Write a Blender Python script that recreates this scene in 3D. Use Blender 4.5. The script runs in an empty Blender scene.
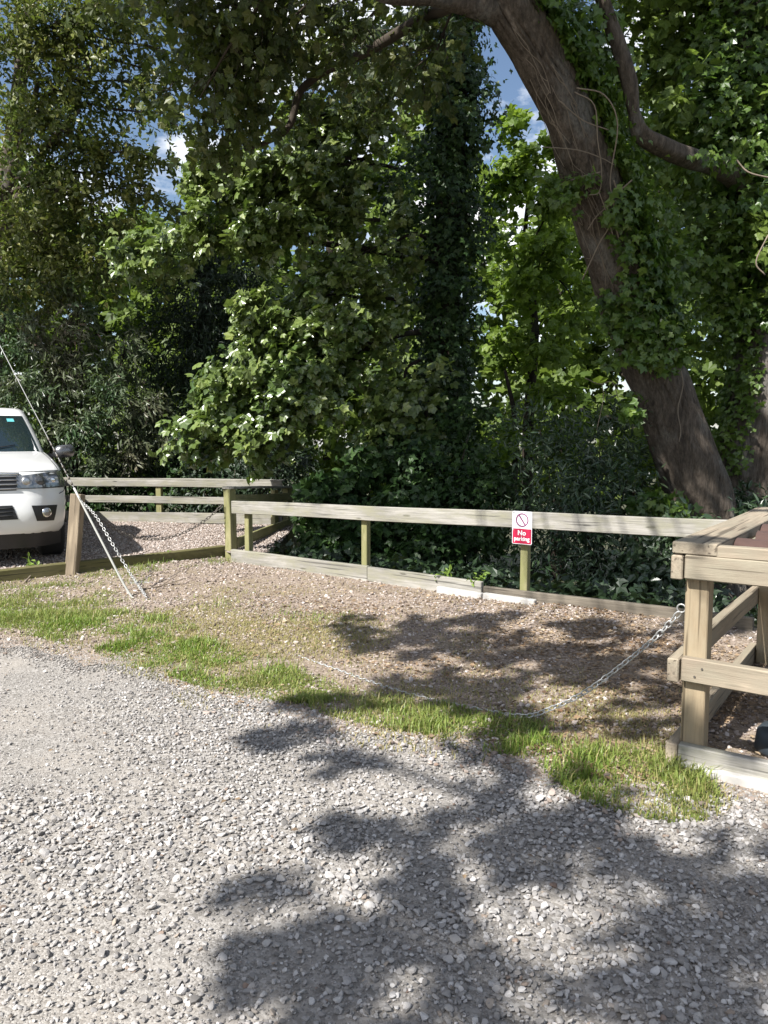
import bpy, bmesh, math, random
import numpy as np
from mathutils import Vector, Matrix

random.seed(7)
rng = np.random.default_rng(11)
scene = bpy.context.scene
COL = scene.collection

# ------------------------------------------------------------------ camera
CAMH, F = 1.5, 769.0
PITCH = math.atan(75 / 769)
cam_d = bpy.data.cameras.new('camera')
cam = bpy.data.objects.new('camera', cam_d)
COL.objects.link(cam)
cam.location = (0, 0, CAMH)
cam.rotation_euler = (math.pi / 2 - PITCH, 0, 0)
cam_d.sensor_fit = 'VERTICAL'
cam_d.sensor_height = 36
cam_d.lens = 36 * F / 1024
cam_d.clip_start, cam_d.clip_end = 0.05, 3000
scene.camera = cam
_f = np.array([0, math.cos(PITCH), -math.sin(PITCH)])
_u = np.array([0, math.sin(PITCH), math.cos(PITCH)])


def ray(px, py):
    return np.array([1.0, 0, 0]) * ((px - 384) / F) + _u * ((512 - py) / F) + _f


def G(px, py, z=0.0):
    r = ray(px, py)
    t = (z - CAMH) / r[2]
    return np.array([0, 0, CAMH]) + r * t


def D(px, py, Y):
    r = ray(px, py)
    return np.array([0, 0, CAMH]) + r * (Y / r[1])


# ------------------------------------------------------------------ sun and sky
EL = 46.0
SH = np.array([-0.68, -0.73])
SH = SH / np.linalg.norm(SH)
S = np.array([SH[0] * math.cos(math.radians(EL)), SH[1] * math.cos(math.radians(EL)), math.sin(math.radians(EL))])
sun_d = bpy.data.lights.new('sun', 'SUN')
sun_d.energy = 5.0
sun_d.angle = math.radians(0.53)
sun_d.color = (1.0, 0.972, 0.925)
sun = bpy.data.objects.new('sun', sun_d)
COL.objects.link(sun)
sun.rotation_euler = Vector(S).to_track_quat('Z', 'Y').to_euler()
sun.location = (0, 0, 30)

world = bpy.data.worlds.new('World')
scene.world = world
world.use_nodes = True
wt = world.node_tree
wt.nodes.clear()
wo = wt.nodes.new('ShaderNodeOutputWorld')
bg = wt.nodes.new('ShaderNodeBackground')
sky = wt.nodes.new('ShaderNodeTexSky')
sky.sky_type = 'NISHITA'
sky.sun_disc = False
sky.sun_elevation = math.radians(EL)
sky.sun_rotation = math.atan2(S[0], S[1])
sky.dust_density = 1.0
tcw = wt.nodes.new('ShaderNodeTexCoord')
mpw = wt.nodes.new('ShaderNodeMapping')
mpw.inputs['Scale'].default_value = (2.2, 2.2, 4.5)
nzw = wt.nodes.new('ShaderNodeTexNoise')
nzw.inputs['Scale'].default_value = 2.1
nzw.inputs['Detail'].default_value = 7
nzw.inputs['Roughness'].default_value = 0.58
rpw = wt.nodes.new('ShaderNodeValToRGB')
rpw.color_ramp.elements[0].position = 0.5
rpw.color_ramp.elements[1].position = 0.64
mxw = wt.nodes.new('ShaderNodeMix')
mxw.data_type = 'RGBA'
mxw.inputs[7].default_value = (11.5, 11.5, 11.6, 1)
L = wt.links.new
L(tcw.outputs['Generated'], mpw.inputs['Vector'])
L(mpw.outputs['Vector'], nzw.inputs['Vector'])
L(nzw.outputs['Fac'], rpw.inputs['Fac'])
L(rpw.outputs['Color'], mxw.inputs[0])
L(sky.outputs['Color'], mxw.inputs[6])
L(mxw.outputs[2], bg.inputs['Color'])
bg.inputs['Strength'].default_value = 0.074
L(bg.outputs['Background'], wo.inputs['Surface'])

scene.view_settings.view_transform = 'Standard'
scene.view_settings.look = 'None'
scene.view_settings.gamma = 1
scene.view_settings.use_curve_mapping = False
scene.view_settings.exposure = 1.02
scene.cycles.max_bounces = 7
scene.cycles.diffuse_bounces = 3
scene.cycles.transmission_bounces = 4
scene.cycles.glossy_bounces = 3
scene.cycles.use_denoising = True

# ------------------------------------------------------------------ material helpers


class M:
    def __init__(s, name):
        s.m = bpy.data.materials.new(name)
        s.m.use_nodes = True
        s.t = s.m.node_tree
        s.t.nodes.clear()
        s.out = s.n('ShaderNodeOutputMaterial')

    def n(s, k, **kw):
        q = s.t.nodes.new(k)
        for a, b in kw.items():
            if a in q.inputs:
                q.inputs[a].default_value = b
            else:
                setattr(q, a, b)
        return q

    def l(s, a, b):
        s.t.links.new(a, b)

    def coords(s, scale=(1, 1, 1), kind='Object'):
        tc = s.n('ShaderNodeTexCoord')
        mp = s.n('ShaderNodeMapping')
        mp.inputs['Scale'].default_value = scale
        s.l(tc.outputs[kind], mp.inputs['Vector'])
        return mp.outputs['Vector']

    def noise(s, vec, scale, detail=4, rough=0.55):
        q = s.n('ShaderNodeTexNoise')
        q.inputs['Scale'].default_value = scale
        q.inputs['Detail'].default_value = detail
        q.inputs['Roughness'].default_value = rough
        s.l(vec, q.inputs['Vector'])
        return q.outputs['Fac']

    def vor(s, vec, scale, feature='F1'):
        q = s.n('ShaderNodeTexVoronoi')
        q.feature = feature
        q.inputs['Scale'].default_value = scale
        s.l(vec, q.inputs['Vector'])
        return q

    def ramp(s, fac, stops):
        q = s.n('ShaderNodeValToRGB')
        e = q.color_ramp.elements
        while len(e) < len(stops):
            e.new(0.5)
        for i, (p, c) in enumerate(stops):
            e[i].position = p
            e[i].color = (*c, 1) if len(c) == 3 else c
        s.l(fac, q.inputs['Fac'])
        return q.outputs['Color']

    def mix(s, fac, a, b, mode='MIX'):
        q = s.n('ShaderNodeMix')
        q.data_type = 'RGBA'
        q.blend_type = mode
        for v, i in ((fac, 0), (a, 6), (b, 7)):
            if isinstance(v, (int, float)):
                q.inputs[i].default_value = v
            elif isinstance(v, tuple):
                q.inputs[i].default_value = (*v, 1)
            else:
                s.l(v, q.inputs[i])
        return q.outputs[2]

    def bump(s, h, strength, dist=0.01):
        q = s.n('ShaderNodeBump')
        q.inputs['Strength'].default_value = strength
        q.inputs['Distance'].default_value = dist
        s.l(h, q.inputs['Height'])
        return q.outputs['Normal']

    def bsdf(s, col, rough=0.8, normal=None, **kw):
        q = s.n('ShaderNodeBsdfPrincipled')
        if isinstance(col, tuple):
            q.inputs['Base Color'].default_value = (*col, 1)
        else:
            s.l(col, q.inputs['Base Color'])
        if isinstance(rough, (int, float)):
            q.inputs['Roughness'].default_value = rough
        else:
            s.l(rough, q.inputs['Roughness'])
        if normal is not None:
            s.l(normal, q.inputs['Normal'])
        for k, v in kw.items():
            q.inputs[k.replace('_', ' ')].default_value = v
        return q.outputs['BSDF']

    def end(s, sh):
        s.l(sh, s.out.inputs['Surface'])
        return s.m


def leaf_mat(name, stops, trans=0.3, tcol=(0.16, 0.28, 0.03), rough=0.45, spec=0.5):
    m = M(name)
    g = m.n('ShaderNodeNewGeometry')
    col = m.ramp(g.outputs['Random Per Island'], stops)
    nz = m.noise(m.coords(), 0.9, 2)
    col = m.mix(m.ramp(nz, [(0.35, (0, 0, 0)), (0.65, (1, 1, 1))]), col, m.mix(0.45, col, (stops[-1][1])))
    b = m.bsdf(col, rough, Specular_IOR_Level=spec)
    t = m.n('ShaderNodeBsdfTranslucent')
    tc = m.mix(0.55, col, tcol)
    m.l(tc, t.inputs['Color'])
    mx = m.n('ShaderNodeMixShader')
    mx.inputs[0].default_value = trans
    m.l(b, mx.inputs[1])
    m.l(t.outputs[0], mx.inputs[2])
    return m.end(mx.outputs[0])


def simple(name, col, rough=0.6, **kw):
    m = M(name)
    nz = m.noise(m.coords(), 14, 4)
    c = m.mix(m.ramp(nz, [(0.3, (0, 0, 0)), (0.75, (1, 1, 1))]), tuple(x * 0.86 for x in col), tuple(min(1, x * 1.08) for x in col))
    return m.end(m.bsdf(c, rough, **kw))


def wood_mat(name, light, dark, green=None, gfac=0.0, rough=0.85):
    m = M(name)
    oi = m.n('ShaderNodeObjectInfo')
    tc = m.n('ShaderNodeTexCoord')
    add = m.n('ShaderNodeVectorMath', operation='ADD')
    m.l(tc.outputs['Object'], add.inputs[0])
    sc = m.n('ShaderNodeVectorMath', operation='SCALE')
    cmb = m.n('ShaderNodeCombineXYZ')
    m.l(oi.outputs['Random'], cmb.inputs[0])
    m.l(oi.outputs['Random'], cmb.inputs[1])
    m.l(oi.outputs['Random'], cmb.inputs[2])
    m.l(cmb.outputs[0], sc.inputs[0])
    sc.inputs['Scale'].default_value = 37.0
    m.l(sc.outputs[0], add.inputs[1])
    mp = m.n('ShaderNodeMapping')
    mp.inputs['Scale'].default_value = (1.4, 26, 26)
    m.l(add.outputs[0], mp.inputs['Vector'])
    grain = m.noise(mp.outputs['Vector'], 2.2, 6, 0.62)
    mp2 = m.n('ShaderNodeMapping')
    mp2.inputs['Scale'].default_value = (1.2, 3, 3)
    m.l(add.outputs[0], mp2.inputs['Vector'])
    big = m.noise(mp2.outputs['Vector'], 1.6, 4)
    fine = m.noise(mp.outputs['Vector'], 7, 3)
    c = m.mix(m.ramp(grain, [(0.3, (0, 0, 0)), (0.68, (1, 1, 1))]), dark, light)
    c = m.mix(m.ramp(big, [(0.42, (0, 0, 0)), (0.7, (0.7, 0.7, 0.7))]), c, tuple(x * 0.62 for x in dark))
    # knots
    mp3 = m.n('ShaderNodeMapping')
    mp3.inputs['Scale'].default_value = (1.6, 7, 7)
    m.l(add.outputs[0], mp3.inputs['Vector'])
    v = m.vor(mp3.outputs['Vector'], 1.3)
    kn = m.ramp(v.outputs['Distance'], [(0.06, (1, 1, 1)), (0.11, (0, 0, 0))])
    c = m.mix(kn, c, tuple(x * 0.35 for x in dark))
    if green:
        gn = m.noise(mp2.outputs['Vector'], 3.2, 5, 0.65)
        c = m.mix(m.ramp(gn, [(0.45 - gfac * 0.4, (0, 0, 0)), (0.75 - gfac * 0.3, (1, 1, 1))]), c, green)
    mp4 = m.n('ShaderNodeMapping')
    mp4.inputs['Scale'].default_value = (0.9, 34, 34)
    m.l(add.outputs[0], mp4.inputs['Vector'])
    sp = m.ramp(m.noise(mp4.outputs['Vector'], 1.5, 3, 0.4), [(0.62, (0, 0, 0)), (0.67, (0.8, 0.8, 0.8))])
    c = m.mix(sp, c, tuple(x * 0.4 for x in dark))
    nr = m.bump(m.mix(0.4, grain, fine), 0.8, 0.005)
    return m.end(m.bsdf(c, rough, nr, Specular_IOR_Level=0.25))


def bark_mat(name, a, b, c3):
    m = M(name)
    v = m.coords((9, 9, 1.5))
    n1 = m.noise(v, 2.4, 9, 0.72)
    v2 = m.coords((1, 1, 0.6))
    n2 = m.noise(v2, 3.2, 5)
    wv = m.noise(m.coords((2, 2, 2)), 2.5, 3)
    wc = m.n('ShaderNodeVectorMath', operation='ADD')
    m.l(m.coords((11, 11, 1.5)), wc.inputs[0])
    wm = m.n('ShaderNodeVectorMath', operation='SCALE')
    q = m.n('ShaderNodeTexNoise')
    q.inputs['Scale'].default_value = 5
    m.l(m.coords(), q.inputs['Vector'])
    m.l(q.outputs['Color'], wm.inputs[0])
    wm.inputs['Scale'].default_value = 3.5
    m.l(wm.outputs[0], wc.inputs[1])
    vo = m.vor(wc.outputs[0], 2.2, 'DISTANCE_TO_EDGE')
    col = m.mix(m.ramp(n1, [(0.32, (0, 0, 0)), (0.7, (1, 1, 1))]), a, b)
    col = m.mix(m.ramp(n2, [(0.5, (0, 0, 0)), (0.66, (0.75, 0.75, 0.75))]), col, c3)
    crack = m.ramp(vo.outputs['Distance'], [(0.0, (0, 0, 0)), (0.16, (1, 1, 1))])
    big = m.noise(m.coords((5, 5, 1.1)), 3.0, 6, 0.65)
    crack = m.ramp(big, [(0.36, (0, 0, 0)), (0.5, (1, 1, 1))])
    col = m.mix(m.mix(0.45, crack, (1, 1, 1)), tuple(x * 0.45 for x in a), col)
    n3 = m.noise(m.coords((24, 24, 7)), 2.0, 8, 0.75)
    col = m.mix(m.ramp(n3, [(0.35, (0.55, 0.55, 0.55)), (0.6, (0, 0, 0))]), col, tuple(x * 0.4 for x in a))
    nr = m.bump(m.mix(0.5, m.mix(0.35, n1, big), n3), 1.0, 0.05)
    return m.end(m.bsdf(col, 0.9, nr, Specular_IOR_Level=0.2))


MAT = {}
MAT['ash'] = leaf_mat('leaf_olive', [(0, (0.03, 0.055, 0.013)), (0.55, (0.078, 0.112, 0.024)), (0.9, (0.15, 0.17, 0.034)), (1, (0.2, 0.19, 0.038))], 0.32, (0.16, 0.25, 0.03))
MAT['elder'] = leaf_mat('leaf_elder', [(0, (0.015, 0.038, 0.014)), (0.5, (0.045, 0.09, 0.033)), (0.9, (0.1, 0.16, 0.07)), (0.97, (0.16, 0.2, 0.12)), (1, (0.17, 0.11, 0.09))], 0.2, (0.12, 0.2, 0.03), 0.38)
MAT['shade_foliage'] = leaf_mat('leaf_painted_shade', [(0, (0.008, 0.018, 0.008)), (1, (0.02, 0.04, 0.014))], 0.06, rough=0.5)  # near black: shade put into the leaf colour
MAT['maple'] = leaf_mat('leaf_sycamore', [(0, (0.03, 0.06, 0.014)), (0.5, (0.08, 0.135, 0.032)), (0.85, (0.15, 0.205, 0.055)), (1, (0.21, 0.25, 0.07))], 0.24, (0.2, 0.32, 0.03), 0.3, 0.8)
MAT['maple_backlit'] = leaf_mat('leaf_maple_backlit', [(0, (0.06, 0.12, 0.015)), (1, (0.16, 0.23, 0.03))], 0.45, (0.34, 0.5, 0.04), 0.5)  # bright base colour stands in for sun shining through the leaves
MAT['canopy'] = leaf_mat('leaf_canopy', [(0, (0.025, 0.045, 0.011)), (0.6, (0.05, 0.08, 0.017)), (1, (0.1, 0.11, 0.025))], 0.36, (0.15, 0.2, 0.03))
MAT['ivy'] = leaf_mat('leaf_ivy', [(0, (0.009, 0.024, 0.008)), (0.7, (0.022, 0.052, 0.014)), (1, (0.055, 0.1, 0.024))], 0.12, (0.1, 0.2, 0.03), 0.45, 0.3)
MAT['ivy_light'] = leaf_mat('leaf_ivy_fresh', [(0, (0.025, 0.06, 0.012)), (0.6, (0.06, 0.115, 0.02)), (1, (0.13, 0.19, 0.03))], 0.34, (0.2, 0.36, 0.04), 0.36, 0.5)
MAT['laurel'] = leaf_mat('leaf_laurel', [(0, (0.014, 0.034, 0.013)), (0.7, (0.03, 0.06, 0.024)), (1, (0.07, 0.1, 0.05))], 0.1, (0.1, 0.2, 0.04), 0.3, 0.6)
MAT['wood_green'] = leaf_mat('leaf_wood', [(0, (0.035, 0.07, 0.014)), (1, (0.15, 0.21, 0.034))], 0.45, (0.25, 0.36, 0.05), 0.55)  # base colour brightened in place of backlight through the foliage
MAT['weed'] = leaf_mat('leaf_weed', [(0, (0.12, 0.2, 0.03)), (1, (0.22, 0.32, 0.06))], 0.35, (0.35, 0.5, 0.06))
MAT['bark'] = bark_mat('bark_sycamore', (0.06, 0.048, 0.038), (0.2, 0.162, 0.128), (0.22, 0.21, 0.19))
MAT['bark_dark'] = bark_mat('bark_dark', (0.02, 0.016, 0.012), (0.06, 0.045, 0.034), (0.07, 0.07, 0.055))
MAT['twig'] = simple('twig', (0.045, 0.033, 0.022), 0.9)
MAT['vine'] = simple('ivy_stem', (0.2, 0.16, 0.12), 0.9)
MAT['wood_grey'] = wood_mat('wood_weathered', (0.37, 0.35, 0.315), (0.205, 0.195, 0.172), (0.25, 0.24, 0.17), 0.05)
MAT['wood_green_post'] = wood_mat('wood_treated', (0.36, 0.33, 0.19), (0.21, 0.19, 0.1), (0.19, 0.19, 0.08), 0.4)
MAT['wood_beam'] = wood_mat('wood_mossy', (0.2, 0.18, 0.085), (0.08, 0.07, 0.04), (0.12, 0.11, 0.045), 0.4)
MAT['wood_dark'] = wood_mat('wood_dark_brown', (0.22, 0.19, 0.15), (0.11, 0.095, 0.075))  # darker grey-brown boards
MAT['wood_tan'] = wood_mat('wood_tan', (0.4, 0.31, 0.2), (0.23, 0.175, 0.11), (0.3, 0.25, 0.17), 0.2)
MAT['wood_deck'] = wood_mat('wood_softwood', (0.39, 0.322, 0.24), (0.21, 0.17, 0.125), (0.27, 0.24, 0.18), 0.15)
MAT['wood_post'] = wood_mat('wood_brown_post', (0.34, 0.275, 0.195), (0.17, 0.135, 0.095))
MAT['slab'] = simple('grey_slab', (0.27, 0.26, 0.25), 0.9)
MAT['concrete'] = simple('concrete', (0.42, 0.405, 0.38), 0.9)


def stone_mat(name, stops):
    m = M(name)
    g = m.n('ShaderNodeNewGeometry')
    col = m.ramp(g.outputs['Random Per Island'], stops)
    nz = m.noise(m.coords(), 70, 5, 0.65)
    col = m.mix(m.ramp(nz, [(0.35, (0, 0, 0)), (0.7, (1, 1, 1))]), m.mix(0.3, col, (0.2, 0.18, 0.17)), col)
    return m.end(m.bsdf(col, 0.88, m.bump(nz, 0.35, 0.003), Specular_IOR_Level=0.3))


MAT['stone'] = stone_mat('limestone_chips', [(0, (0.15, 0.141, 0.131)), (0.3, (0.275, 0.26, 0.245)), (0.7, (0.385, 0.366, 0.348)), (0.93, (0.54, 0.518, 0.495)), (0.985, (0.3, 0.25, 0.2)), (1, (0.2, 0.13, 0.095))])
MAT['stone_fine'] = stone_mat('limestone_fines', [(0, (0.13, 0.12, 0.108)), (0.5, (0.25, 0.232, 0.212)), (1, (0.4, 0.378, 0.352))])
MAT['stone_pad'] = stone_mat('bay_chips', [(0, (0.13, 0.098, 0.078)), (0.4, (0.29, 0.23, 0.19)), (0.8, (0.42, 0.355, 0.31)), (1, (0.6, 0.55, 0.52))])


def gravel_sheet(name, base, mid, lite, scale=42.0, dust=None):
    m = M(name)
    v = m.coords()
    vo = m.vor(v, scale)
    vo2 = m.vor(v, scale * 2.3)
    r = m.n('ShaderNodeSeparateColor')
    m.l(vo.outputs['Color'], r.inputs[0])
    col = m.ramp(r.outputs[0], [(0, base), (0.55, mid), (1, lite)])
    r2 = m.n('ShaderNodeSeparateColor')
    m.l(vo2.outputs['Color'], r2.inputs[0])
    fine = m.ramp(r2.outputs[0], [(0, base), (0.5, mid), (1, lite)])
    n = m.noise(v, 1.3, 5)
    f = m.ramp(n, [(0.42, (0, 0, 0)), (0.6, (1, 1, 1))])
    col = m.mix(f, col, fine)
    if dust:
        n2 = m.noise(v, 2.1, 6, 0.62)
        col = m.mix(m.ramp(n2, [(0.45, (0, 0, 0)), (0.68, (0.7, 0.7, 0.7))]), col, dust)
    hb = m.mix(f, vo.outputs['Distance'], vo2.outputs['Distance'])
    inv = m.n('ShaderNodeMath', operation='SUBTRACT')
    inv.inputs[0].default_value = 1.0
    m.l(hb, inv.inputs[1])
    return m.end(m.bsdf(col, 0.92, m.bump(inv.outputs[0], 0.4, 0.006), Specular_IOR_Level=0.2))


MAT['road'] = gravel_sheet('road_gravel', (0.14, 0.128, 0.114), (0.25, 0.232, 0.21), (0.38, 0.36, 0.335), 62, (0.31, 0.28, 0.245))
MAT['pad'] = gravel_sheet('pad_gravel', (0.12, 0.09, 0.066), (0.25, 0.197, 0.155), (0.4, 0.335, 0.28), 66, (0.2, 0.16, 0.1))
MAT['bay'] = gravel_sheet('bay_gravel', (0.2, 0.16, 0.14), (0.33, 0.28, 0.25), (0.48, 0.43, 0.4), 55)
m = M('woodland_soil')
v = m.coords()
n = m.noise(v, 3, 6)
n2 = m.noise(v, 25, 4)
c = m.ramp(m.mix(0.4, n, n2), [(0.3, (0.03, 0.025, 0.015)), (0.5, (0.05, 0.05, 0.02)), (0.75, (0.04, 0.06, 0.018))])
MAT['soil'] = m.end(m.bsdf(c, 0.95, m.bump(n2, 0.8, 0.05)))
MAT['grass'] = leaf_mat('grass_blade', [(0, (0.09, 0.16, 0.02)), (0.55, (0.15, 0.25, 0.03)), (0.8, (0.25, 0.31, 0.06)), (0.92, (0.36, 0.31, 0.13)), (1, (0.3, 0.24, 0.12))], 0.3, (0.3, 0.42, 0.05), 0.5)
MAT['grass_dry'] = leaf_mat('grass_dry', [(0, (0.15, 0.18, 0.04)), (0.5, (0.26, 0.24, 0.08)), (1, (0.4, 0.33, 0.16))], 0.25, (0.4, 0.38, 0.1), 0.6)
MAT['litter'] = leaf_mat('dead_leaves', [(0, (0.07, 0.04, 0.022)), (0.5, (0.17, 0.1, 0.055)), (0.85, (0.28, 0.19, 0.11)), (1, (0.42, 0.34, 0.24))], 0.1, (0.3, 0.2, 0.08), 0.75, 0.2)
MAT['paint'] = M('white_car_paint')
MAT['paint'] = MAT['paint'].end(MAT['paint'].bsdf((0.7, 0.7, 0.69), 0.32, Coat_Weight=0.7, Coat_Roughness=0.05))
MAT['glass'] = M('car_glass')
MAT['glass'] = MAT['glass'].end(MAT['glass'].bsdf((0.012, 0.02, 0.022), 0.03, Specular_IOR_Level=0.9))
MAT['black'] = simple('black_plastic', (0.015, 0.015, 0.016), 0.5)
MAT['rubber'] = simple('tyre_rubber', (0.02, 0.02, 0.02), 0.85)
MAT['chrome'] = M('chrome')
MAT['chrome'] = MAT['chrome'].end(MAT['chrome'].bsdf((0.75, 0.75, 0.76), 0.16, Metallic=1.0))
MAT['alloy'] = M('alloy')
MAT['alloy'] = MAT['alloy'].end(MAT['alloy'].bsdf((0.5, 0.5, 0.51), 0.35, Metallic=1.0))
MAT['lens'] = M('headlamp_lens')
MAT['lens'] = MAT['lens'].end(MAT['lens'].bsdf((0.2, 0.205, 0.21), 0.1, Metallic=0.6, Coat_Weight=1.0))
MAT['lens_dark'] = M('headlamp_dark')
MAT['lens_dark'] = MAT['lens_dark'].end(MAT['lens_dark'].bsdf((0.05, 0.05, 0.055), 0.08, Coat_Weight=1.0))
MAT['amber'] = simple('amber_lens', (0.6, 0.2, 0.03), 0.2)
MAT['red_lens'] = simple('red_lens', (0.4, 0.02, 0.02), 0.2)
m = M('galvanised')
nz = m.noise(m.coords(), 40, 3)
MAT['mirror_grey'] = M('mirror_housing')
MAT['mirror_grey'] = MAT['mirror_grey'].end(MAT['mirror_grey'].bsdf((0.16, 0.16, 0.165), 0.25, Metallic=0.8))
MAT['galv'] = m.end(m.bsdf(m.mix(nz, (0.26, 0.26, 0.255), (0.42, 0.42, 0.41)), 0.48, Metallic=0.6))
MAT['rusty'] = simple('rusty_chain', (0.14, 0.125, 0.11), 0.55, Metallic=0.6)
MAT['stay'] = simple('stay_sleeve', (0.4, 0.4, 0.37), 0.6)
MAT['sign_white'] = simple('sign_white', (0.74, 0.74, 0.76), 0.35)
MAT['sign_red'] = simple('sign_red', (0.4, 0.01, 0.05), 0.35)
MAT['sign_ring'] = simple('sign_purple_ring', (0.2, 0.03, 0.12), 0.4)
MAT['terra'] = simple('reddish_brown_clay', (0.075, 0.042, 0.034), 0.9)
MAT['tub'] = simple('dark_slate_plastic', (0.035, 0.045, 0.055), 0.5)

# ------------------------------------------------------------------ object helpers


def mesh_np(name, verts, faces, mat, parent=None, smooth=False):
    """verts (N,3); faces: (M,k) array or list of such arrays (different k)"""
    if not isinstance(faces, (list, tuple)):
        faces = [faces]
    faces = [np.asarray(f, dtype=np.int32) for f in faces if len(f)]
    me = bpy.data.meshes.new(name)
    verts = np.asarray(verts, dtype=np.float32)
    nl = sum(f.size for f in faces)
    nf = sum(len(f) for f in faces)
    me.vertices.add(len(verts))
    me.vertices.foreach_set('co', verts.ravel())
    me.loops.add(nl)
    me.loops.foreach_set('vertex_index', np.concatenate([f.ravel() for f in faces]))
    me.polygons.add(nf)
    tot = np.concatenate([np.full(len(f), f.shape[1], dtype=np.int32) for f in faces])
    st = np.concatenate([[0], np.cumsum(tot)[:-1]]).astype(np.int32)
    me.polygons.foreach_set('loop_start', st)
    me.polygons.foreach_set('use_smooth', np.full(nf, smooth))
    me.update(calc_edges=True)
    me.materials.append(mat)
    o = bpy.data.objects.new(name, me)
    COL.objects.link(o)
    if parent is not None:
        par(o, parent)
    return o


def par(o, p):
    o.parent = p
    q, mt = p, Matrix.Identity(4)
    chain = []
    while q is not None:
        chain.append(q)
        q = q.parent
    for q in reversed(chain):
        mt = mt @ (q.matrix_parent_inverse if q.parent else Matrix.Identity(4)) @ q.matrix_basis
    o.matrix_parent_inverse = mt.inverted()


def thing(name, label, cat, loc=(0, 0, 0), group=None):
    o = bpy.data.objects.new(name, None)
    o.empty_display_size = 0.2
    COL.objects.link(o)
    o.location = [float(x) for x in loc]
    o['label'] = label
    o['category'] = cat
    if group:
        o['group'] = group
    return o


def tag(o, label=None, cat=None, group=None, kind=None):
    for k, v in (('label', label), ('category', cat), ('group', group), ('kind', kind)):
        if v:
            o[k] = v
    return o


def bm_obj(name, bm, mat, parent=None, smooth=False, mtx=None):
    me = bpy.data.meshes.new(name)
    bmesh.ops.recalc_face_normals(bm, faces=bm.faces)
    bm.to_mesh(me)
    bm.free()
    for p in me.polygons:
        p.use_smooth = smooth
    me.materials.append(mat)
    o = bpy.data.objects.new(name, me)
    COL.objects.link(o)
    if mtx is not None:
        o.matrix_basis = mtx
    if parent is not None:
        par(o, parent)
    return o


def plank(name, A, B, h, t, mat, parent=None, bev=0.005, roll=None, warp=0.004):
    """timber from A to B (centre line), h tall, t thick"""
    A, B = Vector([float(x) for x in A]), Vector([float(x) for x in B])
    X = (B - A).normalized()
    up = Vector((0, 0, 1)) if roll is None else Vector(roll)
    Y = up.cross(X).normalized()
    Z = X.cross(Y)
    ln = (B - A).length
    bm = bmesh.new()
    bmesh.ops.create_cube(bm, size=1)
    for v in bm.verts:
        v.co = Vector((v.co.x * ln, v.co.y * t, v.co.z * h))
    n = max(1, int(ln / 0.5))
    es = [e for e in bm.edges if abs((e.verts[0].co - e.verts[1].co).x) > ln * 0.5]
    if n > 1:
        bmesh.ops.subdivide_edges(bm, edges=es, cuts=n - 1, use_grid_fill=True)
    eb = [e for e in bm.edges if e.is_boundary is False and e.calc_face_angle(0) > 0.5]
    bmesh.ops.bevel(bm, geom=eb, offset=bev, segments=1, affect='EDGES')
    ph = random.uniform(0, 6)
    for v in bm.verts:
        v.co.z += warp * math.sin(v.co.x * 2.3 + ph)
        v.co.y += warp * math.sin(v.co.x * 1.7 + ph * 2)
    mt = Matrix((X, Y, Z)).transposed().to_4x4()
    mt.translation = (A + B) / 2
    return bm_obj(name, bm, mat, parent, False, mt)


def crom(P, n):
    P = np.asarray(P, float)
    Q = np.vstack([2 * P[0] - P[1], P, 2 * P[-1] - P[-2]])
    out = []
    for i in range(len(P) - 1):
        a, b, c, d = Q[i:i + 4]
        for k in range(n):
            t = k / n
            out.append(0.5 * ((2 * b) + (-a + c) * t + (2 * a - 5 * b + 4 * c - d) * t * t + (-a + 3 * b - 3 * c + d) * t ** 3))
    out.append(P[-1])
    return np.array(out)


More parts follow.
